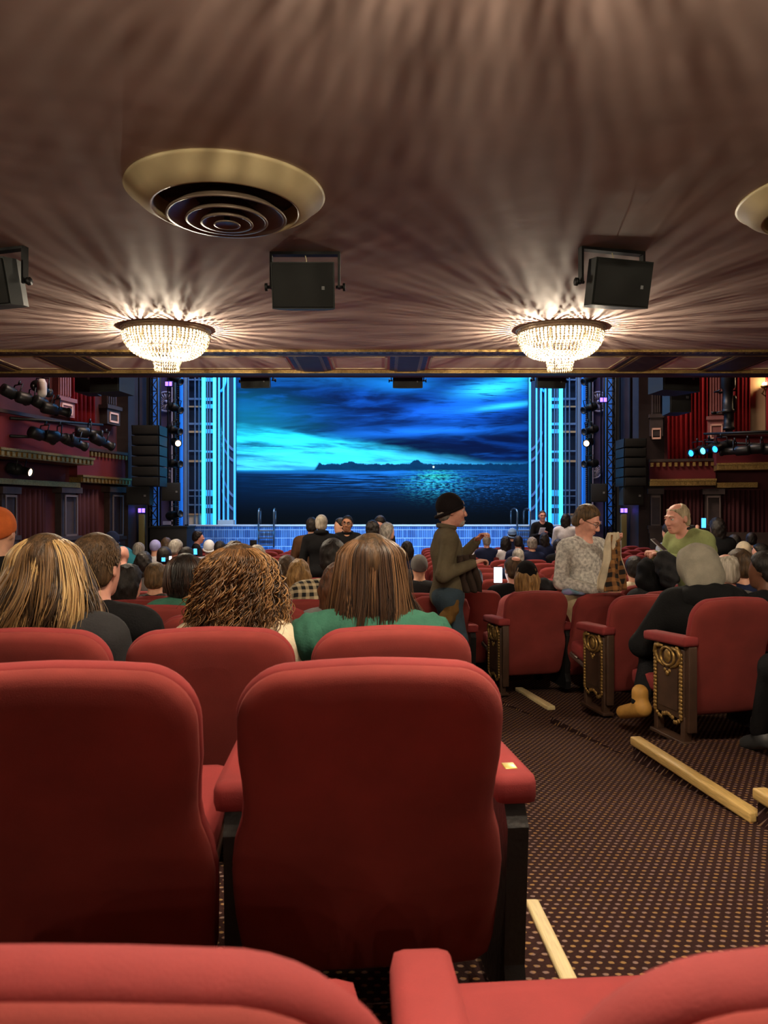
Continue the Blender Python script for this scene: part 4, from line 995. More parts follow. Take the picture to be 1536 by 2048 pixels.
# ------------------------------------------------------------------ people: smooth signed-distance bodies
class SDF:
    def __init__(s): s.pr = []
    def cap(s, a, b, ra, rb=None, k=.02, flat=None):
        s.pr.append(('c', np.array(a, float), np.array(b, float), ra, ra if rb is None else rb, k, flat)); return s
    def ell(s, c, r, k=.02, rot=None):
        s.pr.append(('e', np.array(c, float), np.array(r, float), None if rot is None else np.array(rot), None, k, None)); return s
    def sub(s, c, r, k=.01):
        s.pr.append(('s', np.array(c, float), np.array(r, float), None, None, k, None)); return s
    def cut(s, pt, nrm, k=.006):     # keep the side where (p-pt).n < 0
        s.pr.append(('p', np.array(pt, float), np.array(nrm, float) / np.linalg.norm(nrm), None, None, k, None)); return s
    def bounds(s, grow):
        lo = np.full(3, 1e9); hi = -lo
        for p in s.pr:
            if p[0] == 'c': r = max(p[3], p[4]); lo = np.minimum(lo, np.minimum(p[1], p[2]) - r); hi = np.maximum(hi, np.maximum(p[1], p[2]) + r)
            elif p[0] == 'e': r = p[2] if p[3] is None else np.full(3, p[2].max()); lo = np.minimum(lo, p[1] - r); hi = np.maximum(hi, p[1] + r)
        return lo - grow, hi + grow
    def mesh(s, h, grow=0.0, disp=None):
        lo, hi = s.bounds(grow + 3 * h); n = np.ceil((hi - lo) / h).astype(int) + 1
        ax = [lo[i] + h * np.arange(n[i]) for i in range(3)]
        D = np.full(n, 9.0, np.float32)
        for (ty, a, b, c, d, k, fl) in s.pr:
            if ty in 'ce':
                if ty == 'c': r = max(c, d); l = np.minimum(a, b) - r; u = np.maximum(a, b) + r
                else: r = b if c is None else np.full(3, b.max()); l = a - r; u = a + r
                m = k + 3 * h + grow
            elif ty == 's': l = a - b; u = a + b; m = k + 2 * h
            if ty == 'p': sl = (slice(None),) * 3
            else: sl = tuple(slice(max(0, int((l[i] - m - lo[i]) / h)), min(n[i], int((u[i] + m - lo[i]) / h) + 2)) for i in range(3))
            X = ax[0][sl[0]][:, None, None]; Y = ax[1][sl[1]][None, :, None]; Z = ax[2][sl[2]][None, None, :]
            if ty == 'c':
                ab = b - a; L = float(ab @ ab) + 1e-12
                t = np.clip(((X - a[0]) * ab[0] + (Y - a[1]) * ab[1] + (Z - a[2]) * ab[2]) / L, 0, 1)
                dx = X - a[0] - t * ab[0]; dy = Y - a[1] - t * ab[1]; dz = Z - a[2] - t * ab[2]
                if fl is not None:   # flattened along a unit direction fl[:3] by factor fl[3]
                    q = dx * fl[0] + dy * fl[1] + dz * fl[2]; g = (1 / fl[3] - 1) * q; dx = dx + g * fl[0]; dy = dy + g * fl[1]; dz = dz + g * fl[2]
                v = np.sqrt(dx * dx + dy * dy + dz * dz) - (c + t * (d - c)) - grow
                if fl is not None: v = v * .8
            elif ty in 'es':
                x, y, z = X - a[0], Y - a[1], Z - a[2]
                if ty == 'e' and c is not None: x, y, z = (c[0][i] * x + c[1][i] * y + c[2][i] * z for i in range(3))
                g = 0 if ty == 's' else grow; b2 = b + g
                k0 = np.sqrt((x / b2[0]) ** 2 + (y / b2[1]) ** 2 + (z / b2[2]) ** 2) + 1e-6; k1 = np.sqrt((x / b2[0] ** 2) ** 2 + (y / b2[1] ** 2) ** 2 + (z / b2[2] ** 2) ** 2) + 1e-6
                v = k0 * (k0 - 1) / k1
            else: v = (X - a[0]) * b[0] + (Y - a[1]) * b[1] + (Z - a[2]) * b[2]
            o = D[sl]; v = v.astype(np.float32)
            if ty in 'ce':
                hh = np.clip(.5 + .5 * (o - v) / k, 0, 1); D[sl] = o + (v - o) * hh - k * hh * (1 - hh)
            else:
                w_ = -v if ty == 's' else v; hh = np.clip(.5 - .5 * (o - w_) / k, 0, 1); D[sl] = o + (w_ - o) * hh + k * hh * (1 - hh)
        if disp is not None: D = D + disp(ax[0][:, None, None], ax[1][None, :, None], ax[2][None, None, :]).astype(np.float32)
        return nets(D, lo, h)
def nets(D, lo, h):
    S = D < 0; n = np.array(D.shape)
    c = [S[i:n[0] - 1 + i, j:n[1] - 1 + j, k:n[2] - 1 + k] for i in (0, 1) for j in (0, 1) for k in (0, 1)]
    cnt = sum(x.astype(np.int8) for x in c); act = (cnt > 0) & (cnt < 8); idx = np.argwhere(act)
    if len(idx) == 0: return np.zeros((0, 3)), []
    ids = np.full(act.shape, -1, np.int64); ids[act] = np.arange(len(idx))
    acc = np.zeros((len(idx), 3)); w_ = np.zeros(len(idx)); I = idx.T
    cor = [(i, j, k) for i in (0, 1) for j in (0, 1) for k in (0, 1)]
    for a in range(8):
        for b in range(a + 1, 8):
            ca, cb = np.array(cor[a]), np.array(cor[b])
            if np.abs(ca - cb).sum() != 1: continue
            va = D[I[0] + ca[0], I[1] + ca[1], I[2] + ca[2]]; vb = D[I[0] + cb[0], I[1] + cb[1], I[2] + cb[2]]
            m = (va < 0) != (vb < 0); t = va[m] / (va[m] - vb[m]); acc[m] += ca + t[:, None] * (cb - ca); w_[m] += 1
    V = lo + (idx + acc / w_[:, None]) * h; Q = []
    for ax_ in range(3):
        sl0 = [slice(None)] * 3; sl1 = [slice(None)] * 3; sl0[ax_] = slice(0, -1); sl1[ax_] = slice(1, None)
        a, b = S[tuple(sl0)], S[tuple(sl1)]; e = np.argwhere(a != b); o1, o2 = [i for i in range(3) if i != ax_]
        ok = (e[:, o1] > 0) & (e[:, o2] > 0) & (e[:, o1] < n[o1] - 1) & (e[:, o2] < n[o2] - 1); e = e[ok]
        def cell(d1, d2):
            q = e.copy(); q[:, o1] -= d1; q[:, o2] -= d2; return ids[q[:, 0], q[:, 1], q[:, 2]]
        q = np.stack([cell(1, 1), cell(0, 1), cell(0, 0), cell(1, 0)], 1); fl = a[tuple(e.T)]
        if ax_ == 1: fl = ~fl
        q[~fl] = q[~fl][:, ::-1]; Q.append(q)
    return V, np.concatenate(Q)
def np_mesh(name, V, Q, m, smooth=True):
    me = bpy.data.meshes.new(name); me.from_pydata(V.tolist() if len(V) else [], [], Q.tolist() if len(Q) else [])
    me.polygons.foreach_set('use_smooth', [smooth] * len(me.polygons)); me.materials.append(m); me.update(); return me

SK = dict(light=mat('skin_light', (214, 160, 132), .5, var=.06, scale=30), pink=mat('skin_pink', (222, 160, 140), .5, var=.06, scale=30),
          tan=mat('skin_tan', (176, 122, 92), .5, var=.06, scale=30), brown=mat('skin_brown', (120, 80, 60), .5, var=.06, scale=30))
M_eye = mat('eye_white', (225, 220, 212), .3); M_iris = mat('iris', (40, 30, 26), .3); M_lip = mat('lip', (170, 100, 90), .5)
M_glass = mat('spectacle_frame', (24, 22, 22), .35)
def cloth(name, rgb, **kw):
    kw.setdefault('bump', .25); kw.setdefault('bscale', 120); kw.setdefault('var', .12); kw.setdefault('scale', 14)
    return mat('cloth_' + name, rgb, .9, spec=.15, **kw)
def hairm(name, rgb, rgb2=None, **kw):
    return mat('hair_' + name, rgb, .5, rgb2=rgb2 or tuple(int(v * .55) for v in rgb), scale=60, stretch=(1, 1, .15), bump=.5, bscale=150, spec=.3, **kw)
def strandm(name, rgb, rgb2): return mat('strand_' + name, rgb, .42, rgb2=rgb2, island=True, spec=.5)

def rotm(yaw=0, pitch=0, roll=0):
    return Matrix.Rotation(yaw, 3, 'Z') @ Matrix.Rotation(pitch, 3, 'X') @ Matrix.Rotation(roll, 3, 'Y')
def hand_sdf(S, wr, dr, up, s=1.0, curl=.7, spread=1.0, side=1):
    """palm, four unequal bent fingers and a thumb leaving the side of the palm"""
    wr, dr, up = Vector(wr), Vector(dr).normalized(), Vector(up); up = (up - dr * up.dot(dr)).normalized(); sd = dr.cross(up).normalized() * side
    pc = wr + dr * .05 * s
    for q in (-.026, -.009, .009, .026): S.cap(wr + dr * .012 * s + sd * q * .7 * s, wr + dr * .085 * s + sd * q * s, .014 * s, .011 * s, .008)
    for i, (q, L) in enumerate(((-.029, .062), (-.010, .074), (.010, .080), (.029, .072))):
        p = wr + dr * .088 * s + sd * q * s; d = (dr + sd * q * 4 * spread).normalized(); a = 0
        for seg, fr in enumerate((.45, .32, .23)):
            a += curl * (.5 if seg == 0 else .75); dd = (d * math.cos(a) - up * math.sin(a)); p2 = p + dd * L * fr * s
            S.cap(p, p2, (.0098 - .001 * seg) * s, (.0090 - .001 * seg) * s, .003); p = p2
    p = wr + dr * .03 * s + sd * .026 * s; d1 = (dr * .65 + sd * .75 - up * .25 * curl).normalized(); p2 = p + d1 * .04 * s; d2 = (dr * .9 + sd * .25 - up * .45 * curl).normalized()
    S.cap(p, p2, .014 * s, .011 * s, .008); S.cap(p2, p2 + d2 * .034 * s, .0105 * s, .009 * s, .004)

def head_sdf(S, hc, M, s, face=True):
    T = lambda x, y, z: np.array(hc) + np.array(M @ Vector((x * s, y * s, z * s)))
    Rn = np.array(M); E = lambda c, r, k: S.ell(T(*c), np.array(r) * s, k * s, Rn)
    E((0, -.012, .028), (.075, .094, .088), .02); E((0, .03, -.03), (.060, .066, .085), .03); E((0, .058, -.098), (.030, .026, .022), .03)
    if face:
        S.cap(T(0, .092, .012), T(0, .113, -.034), .009 * s, .0135 * s, .012 * s); 
        for q in (-1, 1):
            E((q * .012, .104, -.040), (.009, .009, .008), .006); E((q * .032, .070, -.028), (.026, .022, .022), .02)
            S.cap(T(q * .014, .096, .024), T(q * .046, .080, .024), .008 * s, .007 * s, .012 * s)
            S.sub(T(q * .031, .104, .003), np.array((.017, .014, .011)) * s, .008 * s)
        S.cap(T(-.018, .088, -.064), T(.018, .088, -.064), .0085 * s, None, .008 * s); S.cap(T(-.014, .088, -.077), T(.014, .088, -.077), .009 * s, None, .008 * s)
        S.sub(T(0, .103, -.0705), np.array((.022, .006, .0022)) * s, .003 * s)
    for q in (-1, 1):
        E((q * .077, -.010, -.008), (.010, .020, .032), .008); S.sub(T(q * .089, -.006, -.006), np.array((.007, .011, .018)) * s, .005 * s)
    return T

PEOPLE = []
def person(name, label, top, yaw=0, pose='sit', s=1.0, lean=0.0, hy=0.0, hp=0.0, hr=0.0, skin='light', hair='short', hm=None, shirt=None, pants=None, res=.02,
           arms=None, floor=None, face=False, group=None, shoulder=1.0, bulk=1.0, legs=True, extra=None, neckskin=True, hand='curl', beanie=None, knee_out=0.0, side_lean=0.0, legpts=None, shoe=None, neck=(.035, .125)):
    """top = world position of the crown of the head. yaw 0 faces the stage (+y). Angles in degrees."""
    x, y, z = top; fz = zslab(y) if floor is None else floor; Mb = rotm(R(yaw)); O = Vector((x, y, z))
    Mh = Mb @ rotm(R(hy), R(hp), R(hr))
    hc = O - Mh @ Vector((0, 0, .117 * s)); hcl = Mb.transposed() @ (hc - O)     # head centre, in body frame
    ln = R(lean); sl = R(side_lean)
    nb = Vector((hcl.x, hcl.y - neck[0] * s, hcl.z - neck[1] * s))
    dn = Vector((math.sin(sl), -math.sin(ln), -math.cos(ln))).normalized()      # spine direction, downwards
    fw = Vector((0, math.cos(ln), -math.sin(ln)))
    sh = nb + dn * .085 * s; chest = nb + dn * .20 * s; waist = nb + dn * .38 * s; hip = nb + dn * .53 * s
    W = lambda v: O + Mb @ Vector(v)
    sw = .178 * s * shoulder
    Sb, St, Sp = SDF(), SDF(), SDF(); shoes = []
    A3 = lambda v: np.array(W(v)); Rb = np.array(Mb @ Matrix.Rotation(-ln, 3, 'X'))
    def flat(f): fwv = Mb @ fw; return (fwv.x, fwv.y, fwv.z, f)
    # head and neck
    head_sdf(Sb, np.array(hc), Mh, s, face)
    Sb.cap(np.array(hc) + np.array(Mh @ Vector((0, -.02 * s, -.06 * s))), A3(nb + dn * .06 * s), .054 * s, .062 * s, .03)
    def torso(S, g, top_=True):
        S.ell(A3(chest - dn * .01 * s + fw * -.005), (.158 * s * shoulder * bulk + g, .108 * s * bulk + g, .16 * s), .06, Rb)
        S.ell(A3(waist + fw * .012 * s * bulk), (.140 * s * bulk + g, .105 * s * bulk + g, .16 * s), .06, Rb)
        S.ell(A3(hip), (.158 * s * bulk + g, .118 * s * bulk + g, .12 * s), .06, Rb)
        S.cap(A3(sh + Vector((-sw + .045 * s, -.01, .0))), A3(sh + Vector((sw - .045 * s, -.01, .0))), .062 * s + g, None, .05)
        S.cap(A3(nb + dn * .045 * s + Vector((-.035 * s, -.015, 0))), A3(sh + Vector((-sw + .03 * s, -.01, 0))), .045 * s + g, .05 * s + g, .04)
        S.cap(A3(nb + dn * .045 * s + Vector((.035 * s, -.015, 0))), A3(sh + Vector((sw - .03 * s, -.01, 0))), .045 * s + g, .05 * s + g, .04)
    torso(Sb, -.012); torso(St, .008)
    # arms: (elbow, wrist) offsets in body frame measured from the shoulder line centre
    arms = arms or {}
    for q, key in ((-1, 'L'), (1, 'R')):
        ssh = sh + Vector((q * sw, -.01, -.015 * s)); el, wr = arms.get(key, (None, None))
        if el is None:
            if pose == 'sit': el, wr = sh + Vector((q * (sw + .055 * s), .06 * s, -.28 * s)), sh + Vector((q * .10 * s, .30 * s, -.36 * s))
            else: el, wr = sh + Vector((q * (sw + .06 * s), -.01, -.30 * s)), sh + Vector((q * (sw + .07 * s), .06 * s, -.54 * s))
        else: el, wr = sh + Vector(el) * s, sh + Vector(wr) * s
        Sb.cap(A3(ssh), A3(el), .046 * s, .038 * s, .03); Sb.cap(A3(el), A3(wr), .038 * s, .026 * s, .02)
        dr = (wr - el).normalized(); hs_ = s * .98
        if res <= .011: hand_sdf(Sb, W(wr), Mb @ dr, Mb @ Vector((0, 0, 1) if abs(dr.z) < .8 else (0, -1, 0)), hs_, 1.05, .6, -q)
        else: Sb.cap(A3(wr), A3(wr + dr * .09 * s), .030 * s, .026 * s, .02).cap(A3(wr + dr * .02 * s), A3(wr + dr * .06 * s + Vector((-q * .035, 0, .01))), .014 * s, .012 * s, .01)
        St.cap(A3(ssh), A3(el), .060 * s * bulk ** .7, .052 * s * bulk ** .7, .035); St.cap(A3(el), A3(wr - dr * .005), .052 * s * bulk ** .7, .038 * s, .025)
    # legs
    if legs:
        for q in (-1, 1):
            hj = hip + Vector((q * .088 * s, 0, .0))
            if pose == 'sit':
                kn = Vector((hj.x + q * (.05 * s + knee_out), hj.y + .42 * s, hj.z + .03)); an = Vector((kn.x, kn.y + .02, fz - z + .08)); toe = an + Vector((q * .02, .15 * s, -.035))
            else:
                an = Vector((q * .09 * s, .0 if q < 0 else .06 * s, fz - z + .085)); kn = (hj + an) / 2 + Vector((0, .03 * s, .02)); toe = an + Vector((q * .03, .16 * s, -.04))
            if legpts and q in legpts: kn, an, toe = (Mb.transposed() @ (Vector(v) - O) for v in legpts[q])
            for S_, g in ((Sb, 0.0), (Sp, .010)):
                S_.cap(A3(hj), A3(kn), .078 * s * bulk ** .5 + g, .055 * s + g, .03); S_.cap(A3(kn), A3(an), .055 * s + g, .038 * s + g, .03)
            Sb.cap(A3(an + Vector((0, -.03, -.04))), A3(toe), .035 * s, .028 * s, .02)
            Ss = SDF(); shoes.append(Ss)
            Ss.cap(A3(an + Vector((0, -.035, -.035))), A3(toe), .046 * s, .038 * s, .02); Ss.cap(A3(an), A3(an + Vector((0, 0, .05))), .045 * s, None, .02)
        Sp.ell(A3(hip), (.165 * s * bulk, .125 * s * bulk, .12 * s), .05, Rb)
    V, Q = Sb.mesh(res); body = obj(name, np_mesh(name, V, Q, SK[skin])); tag(body, label, 'person', group or 'theatre audience')
    def part(S, nm, m, h=res, grow=0.0, disp=None):
        V, Q = S.mesh(h, grow, disp)
        if len(V): return obj(nm, np_mesh(nm, V, Q, m), body)
    # neckline: cut the garment below the neck
    nd = Mb @ -dn; nc = W(nb + dn * .035 * s); St.cut(np.array(nc) + np.array(nd) * .045 * s, np.array(nd), .008)
    part(St, 'top', shirt)
    if legs: part(Sp, 'trousers', pants or cloth('dark_trousers', (26, 27, 32))); [part(Ss, 'shoe', shoe or M_black) for Ss in shoes]
    T = lambda v: np.array(hc) + np.array(Mh @ (Vector(v) * s)); Rh = np.array(Mh)
    def wob(amp, f):
        ph = random.random() * 6
        return lambda X, Y, Z: amp * (np.sin(X * f + ph) * np.sin(Y * f * 1.1 + 1) * np.sin(Z * f * .9 + 2 + ph) + .5 * np.sin(X * f * 2.3 + 3) * np.sin(Y * f * 2.1) * np.sin(Z * f * 1.4))
    hh = min(res, .012)
    if hair in ('short', 'balding', 'volume', 'crop'):
        S = SDF(); g = {'short': .013, 'balding': .006, 'volume': .02, 'crop': .004}[hair]
        S.ell(T((0, -.012, .030)), np.array((.076 + g * .8, .095 + g, .089 + g)) * s, .01, Rh); S.ell(T((0, -.045, -.03)), np.array((.067 + g, .062 + g, .07)) * s, .02, Rh)
        n_ = Mh @ Vector((0, .80, -.60)); S.cut(T((0, .053, .048)), np.array(n_), .012 * s)
        n_ = Mh @ Vector((0, .25, -1)); S.cut(T((0, -.05, -.075)), np.array(n_), .012 * s)
        if hair == 'balding': S.sub(T((0, .03, .125)), np.array((.062, .085, .05)) * s, .02)
        part(S, 'hair', hm, hh, 0, wob(.004 if hair != 'volume' else .008, 90))
    elif hair in ('long', 'bob'):
        S = SDF(); L = .30 if hair == 'long' else .15
        S.ell(T((0, -.014, .030)), np.array((.088, .108, .10)) * s, .01, Rh); n_ = Mh @ Vector((0, .85, -.5)); S.cut(T((0, .06, .03)), np.array(n_), .012 * s)
        S.ell(T((0, -.04, -.03)), np.array((.092, .075, .11)) * s, .03, Rh)
        S.cap(T((-.05, -.05, -.03)), T((-.06, -.06, -L)), .045 * s, .032 * s, .05); S.cap(T((.05, -.05, -.03)), T((.06, -.06, -L)), .045 * s, .032 * s, .05); S.cap(T((0, -.07, -.03)), T((0, -.085, -L - .02)), .05 * s, .035 * s, .05)
        part(S, 'hair', hm, hh, 0, wob(.007, 70))
    if beanie:
        bm_, cuff = beanie; S = SDF(); S.ell(T((0, -.018, .036)), np.array((.089, .107, .106)) * s, .01, Rh); S.cut(T((0, .06, .018)), np.array(Mh @ Vector((0, .40, -1))), .008)
        bn = part(S, 'beanie', bm_, hh, 0, None)
        if cuff:
            f = MB(); pts = []
            for i in range(24):
                a = 2 * math.pi * i / 24; yy = -.018 + .104 * math.sin(a); pts.append(Vector(T((.087 * math.cos(a), yy, .022 + (yy - .06) * .40))))
            f.tube(pts, .014 * s, 6, closed=True); obj('cuff', f.mesh('cuff', bm_), bn)
    if face:
        for q in (-1, 1):
            e = MB().ball(T((q * .031, .0835, .003)), .0125 * s, 10, 8); e2 = obj('eye', e.mesh('eye', M_eye), body)
            obj('iris', MB().ball(Vector(T((q * .031, .0925, .003))), .0055 * s, 8, 6).mesh('iris', M_iris), e2)
            if hm: obj('eyebrow', MB().tube([T((q * .014, .102, .022)), T((q * .03, .099, .027)), T((q * .048, .086, .022))], [.003 * s, .004 * s, .002 * s], 6).mesh('eyebrow', hm), body)
            # upper eyelid
            obj('eyelid', MB().tube([T((q * .018, .092, .007)), T((q * .031, .0965, .013)), T((q * .045, .087, .006))], .004 * s, 6).mesh('eyelid', SK[skin]), body)
        obj('lips', MB().tube([T((-.021, .093, -.070)), T((-.008, .0985, -.068)), T((.008, .0985, -.068)), T((.021, .093, -.070))], [.002 * s, .0045 * s, .0045 * s, .002 * s], 6).mesh('lips', M_lip), body)
    ctx = dict(body=body, T=T, Mh=Mh, Mb=Mb, W=W, s=s, sh=sh, nb=nb, hip=hip, waist=waist, chest=chest, part=part, hc=hc, dn=dn, fw=fw, sw=sw)
    if extra: extra(ctx)
    PEOPLE.append(body); return ctx
def glasses(c, m=None):
    T = c['T']; s = c['s']; f = MB()
    for q in (-1, 1):
        pts = [T((q * .032 + .021 * math.cos(a), .106 - .004 * abs(math.cos(a)), .0 + .016 * math.sin(a))) for a in [2 * math.pi * i / 14 for i in range(14)]]
        f.tube(pts, .0022 * s, 5, closed=True); f.tube([T((q * .053, .102, .004)), T((q * .076, .06, .006)), T((q * .083, -.01, .004))], .002 * s, 5)
    f.tube([T((-.011, .107, .003)), T((.011, .107, .003))], .002 * s, 5); obj('spectacles', f.mesh('spectacles', m or M_glass), c['body'])

# ---- hair made of single strands, gathered in locks of three tones
def strands(c, tones, prof, count, length_fn, r=.0022, wave=(.0, 8), curl=None, part_x=0.0, yscale=.9, seg=16, face_gap=1.0, top=None, base=None, flow=None, locks=70, seed=5):
    """prof: list of (drop below crown, half width) - silhouette of the hair; strands start on the parting and fall over the head"""
    body, Mb = c['body'], c['Mb']; O = Vector(top); dz = np.array([p[0] for p in prof]); hw = np.array([p[1] for p in prof]); mbs = [MB() for _ in tones]
    rnd = random.Random(seed); lk = []
    for i in range(locks): lk.append((rnd.uniform(-math.pi + face_gap, math.pi - face_gap), rnd.uniform(.72, 1.0), rnd.random() * 6.28, rnd.uniform(.4, 1.5), rnd.uniform(.75, 1.3), rnd.choice(range(len(tones))), rnd.uniform(-.02, .02), rnd.uniform(-1, 1)))
    for i in range(count):
        az0, lay0, ph0, amk, frk, tone, dl, sw_ = lk[i % locks]
        az = az0 + rnd.gauss(0, .085); lay = min(1.03, lay0 + rnd.gauss(0, .035))
        if rnd.random() < .12: tone = rnd.choice(range(len(tones)))
        L = length_fn(az, rnd) + dl; ph = ph0 + rnd.gauss(0, .35); am = wave[0] * amk * rnd.uniform(.8, 1.2); fr = wave[1] * frk; pts = []; rs = []
        stray = rnd.random() < .04
        n = seg if curl is None else seg * 3
        start = rnd.uniform(-.006, .006); cr = cf = 0
        if curl: cr = curl[0] * rnd.uniform(.5, 1.5); cf = curl[1] * rnd.uniform(.6, 1.25); ph = ph0 + rnd.gauss(0, .9)
        for k in range(n + 1):
            t = k / n; d = start + (L - start) * t
            w_ = float(np.interp(max(d, 0), dz, hw)) * lay * (1.06 + .05 * t if stray else 1); a = az + sw_ * .25 * t * t
            X = math.sin(a) * w_; Y = -math.cos(a) * w_ * yscale - .012
            near = max(0.0, 1 - d / .05); X = X * (1 - near * .1) + part_x * near
            X += am * t * math.sin(d * fr * 6.28 + ph); Y += am * t * math.cos(d * fr * 6.28 + ph)
            if curl:
                g = min(1, max(0, d) / .07); X += cr * g * math.sin(d * cf * 6.28 + ph); Y += cr * g * math.cos(d * cf * 6.28 + ph); d = d + cr * .6 * g * math.sin(d * cf * 6.28 * .5 + ph * 2)
            if flow: X, Y = flow(X, Y, d, az)
            pts.append(O + Mb @ Vector((X, Y, -d))); rs.append(r * (1 - .7 * t ** 3) * (.5 if stray else 1))
        mbs[tone].tube(pts, rs, 3, caps=False)
    for mb, m in zip(mbs, tones):
        h = obj('hair_strands', mb.mesh('hair_strands', m), body); h['kind'] = 'stuff'
    if base:
        S = SDF(); Mbn = np.array(Mb)
        for j in range(len(prof)):
            d, w_ = prof[j]
            if w_ > .06: S.ell(np.array(O + Mb @ Vector((0, -.014, -d - .012))), (w_ * .80, w_ * yscale * .80, max(.03, .5 * (prof[min(j + 1, len(prof) - 1)][0] - prof[max(j - 1, 0)][0]))), .03, Mbn)
        S.ell(c['T']((0, -.014, .030)), np.array((.0785, .0975, .0905)) * c['s'], .02, np.array(c['Mh']))
        S.sub(np.array(O + Mb @ Vector((0, .10, -.15))), (.058, .07, .12), .02)     # keep the face open
        V, Q = S.mesh(.012); obj('hair', np_mesh('hair', V, Q, base), body)
# ------------------------------------------------------------------ the audience
K = dict(black=cloth('black', (22, 22, 24)), charcoal=cloth('charcoal', (44, 44, 46)), navy=cloth('navy', (30, 38, 66)), green=cloth('bottle_green', (48, 92, 76)),
         olive=cloth('olive_fleece', (104, 94, 74), bump=.5, bscale=220), speck=cloth('heather_white', (226, 222, 214), rgb2=(158, 154, 150), scale=38, bump=.5), lime=cloth('lime_knit', (152, 162, 108), bump=.4, bscale=200),
         jeans=cloth('jeans', (60, 76, 88)), beige=cloth('beige', (176, 160, 126)), cream=cloth('cream', (220, 205, 176)), brownc=cloth('brown', (92, 66, 48)), grey=cloth('grey', (110, 108, 106)),
         white=cloth('white', (210, 210, 214)), teal=cloth('teal', (52, 130, 150)), pink=cloth('pink', (200, 110, 110)), orange=cloth('rust', (176, 88, 44)), stripe=cloth('striped', (190, 195, 205), rgb2=(70, 80, 110), scale=30, stretch=(0, 0, 1)))
def plaid_mat(name, c0, c1, c2, p=.05):
    m = bpy.data.materials.new(name); m.use_nodes = True; n = NT(m); b = m.node_tree.nodes['Principled BSDF']
    tc = n.node('ShaderNodeTexCoord'); sp = n.node('ShaderNodeSeparateXYZ'); n.nt.links.new(tc.outputs['Object'], sp.inputs[0]); X, Y, Z = sp.outputs
    U = n.add(X, n.mul(Y, .6)); V = n.add(Z, n.mul(Y, .5))
    a = n.smooth(n.m('ABSOLUTE', n.sub(n.m('FRACT', n.m('DIVIDE', U, p)), .5)), .2, .27); d = n.smooth(n.m('ABSOLUTE', n.sub(n.m('FRACT', n.m('DIVIDE', V, p)), .5)), .2, .27)
    c = n.mix(n.mul(n.add(a, d), .5), (*lin(c0), 1), (*lin(c1), 1)); c = n.mix(n.mul(a, d), c, (*lin(c2), 1))
    n.nt.links.new(c, b.inputs['Base Color']); b.inputs['Roughness'].default_value = .9; return m
K['plaid'] = plaid_mat('plaid_black_cream', (190, 172, 138), (70, 64, 56), (18, 18, 20)); K['plaidbrown'] = plaid_mat('plaid_brown', (150, 104, 56), (78, 48, 28), (28, 22, 18), .07); K['plaiddk'] = plaid_mat('plaid_dark', (60, 58, 52), (24, 24, 24), (14, 14, 14), .03)
HB = dict(brown=hairm('brown', (84, 62, 40)), dark=hairm('dark', (34, 26, 22)), blonde=hairm('blonde', (176, 136, 82), (110, 80, 46)), grey=hairm('grey', (160, 152, 142), (100, 94, 88)), white=hairm('white', (205, 196, 180), (150, 140, 124)),
          sandy=hairm('sandy', (112, 86, 56)), silver=hairm('silver', (200, 182, 150), (150, 132, 104)), auburn=hairm('auburn', (96, 58, 34)))

# --- women in the third row, seen from behind, with strand hair
t1 = P(95, 1071, 2.36)
S1 = [strandm('streak_light', (212, 178, 122), (160, 122, 76)), strandm('streak_mid', (140, 106, 66), (96, 70, 44)), strandm('streak_dark', (74, 54, 36), (44, 32, 22))]
S2 = [strandm('curl_light', (170, 126, 78), (120, 84, 48)), strandm('curl_mid', (112, 78, 46), (76, 52, 32)), strandm('curl_dark', (64, 44, 28), (40, 27, 18))]
S3 = [strandm('brunette_light', (126, 92, 62), (90, 64, 42)), strandm('brunette_mid', (80, 56, 38), (56, 38, 26)), strandm('brunette_dark', (48, 34, 24), (30, 21, 16))]
S5 = [strandm('bob_mid', (72, 46, 32), (44, 28, 20)), strandm('bob_dark', (34, 22, 16), (20, 14, 11))]
c = person('person', 'woman with long blonde streaked hair and black jacket at the left', tuple(t1), yaw=2, s=.98, hair=None, shirt=K['charcoal'], res=.014, shoulder=1.22, bulk=1.15, side_lean=4)
strands(c, S1, [(0, .0), (.004, .035), (.012, .062), (.03, .091), (.06, .110), (.11, .125), (.18, .150), (.25, .165), (.32, .168), (.38, .15)], 3200, lambda a, r: r.uniform(.27, .36), r=.0024, wave=(.020, 2.6), top=t1, base=HB['brown'], part_x=.0, yscale=.85)
t2 = P(478, 1091, 2.40)
c = person('person', 'woman with big curly light brown hair in the third row', tuple(t2), yaw=0, s=.96, hair=None, shirt=K['cream'], skin='pink', res=.014, shoulder=.98)
strands(c, S2, [(0, .0), (.004, .04), (.012, .07), (.035, .104), (.07, .128), (.13, .145), (.20, .162), (.27, .170), (.33, .165)], 1300, lambda a, r: r.uniform(.18, .34), r=.0024, wave=(.016, 5), curl=(.0072, 21), locks=110, seg=20, top=t2, base=HB['brown'], yscale=.9)
t3 = P(742, 1071, 2.42)
def green_ruffle(c):
    for q in (-1, 1):
        S = SDF(); p = c['sh'] + Vector((q * (c['sw'] + .01), -.01, -.02))
        S.ell(np.array(c['W'](p)), (.085, .085, .085), .02); w_ = c['part'](S, 'puff_sleeve', K['green'], .01, 0, lambda X, Y, Z: .005 * np.sin(X * 160) * np.sin(Z * 40 + Y * 30))
c = person('person', 'woman with long straight brunette hair in a green puff sleeve top', tuple(t3), yaw=0, s=.98, hair=None, shirt=K['green'], res=.014, shoulder=1.05, extra=green_ruffle)
def fl3(X, Y, d, az):
    if az > .9 and d > .2: X += (d - .2) * .7 * (az - .9)
    return X, Y
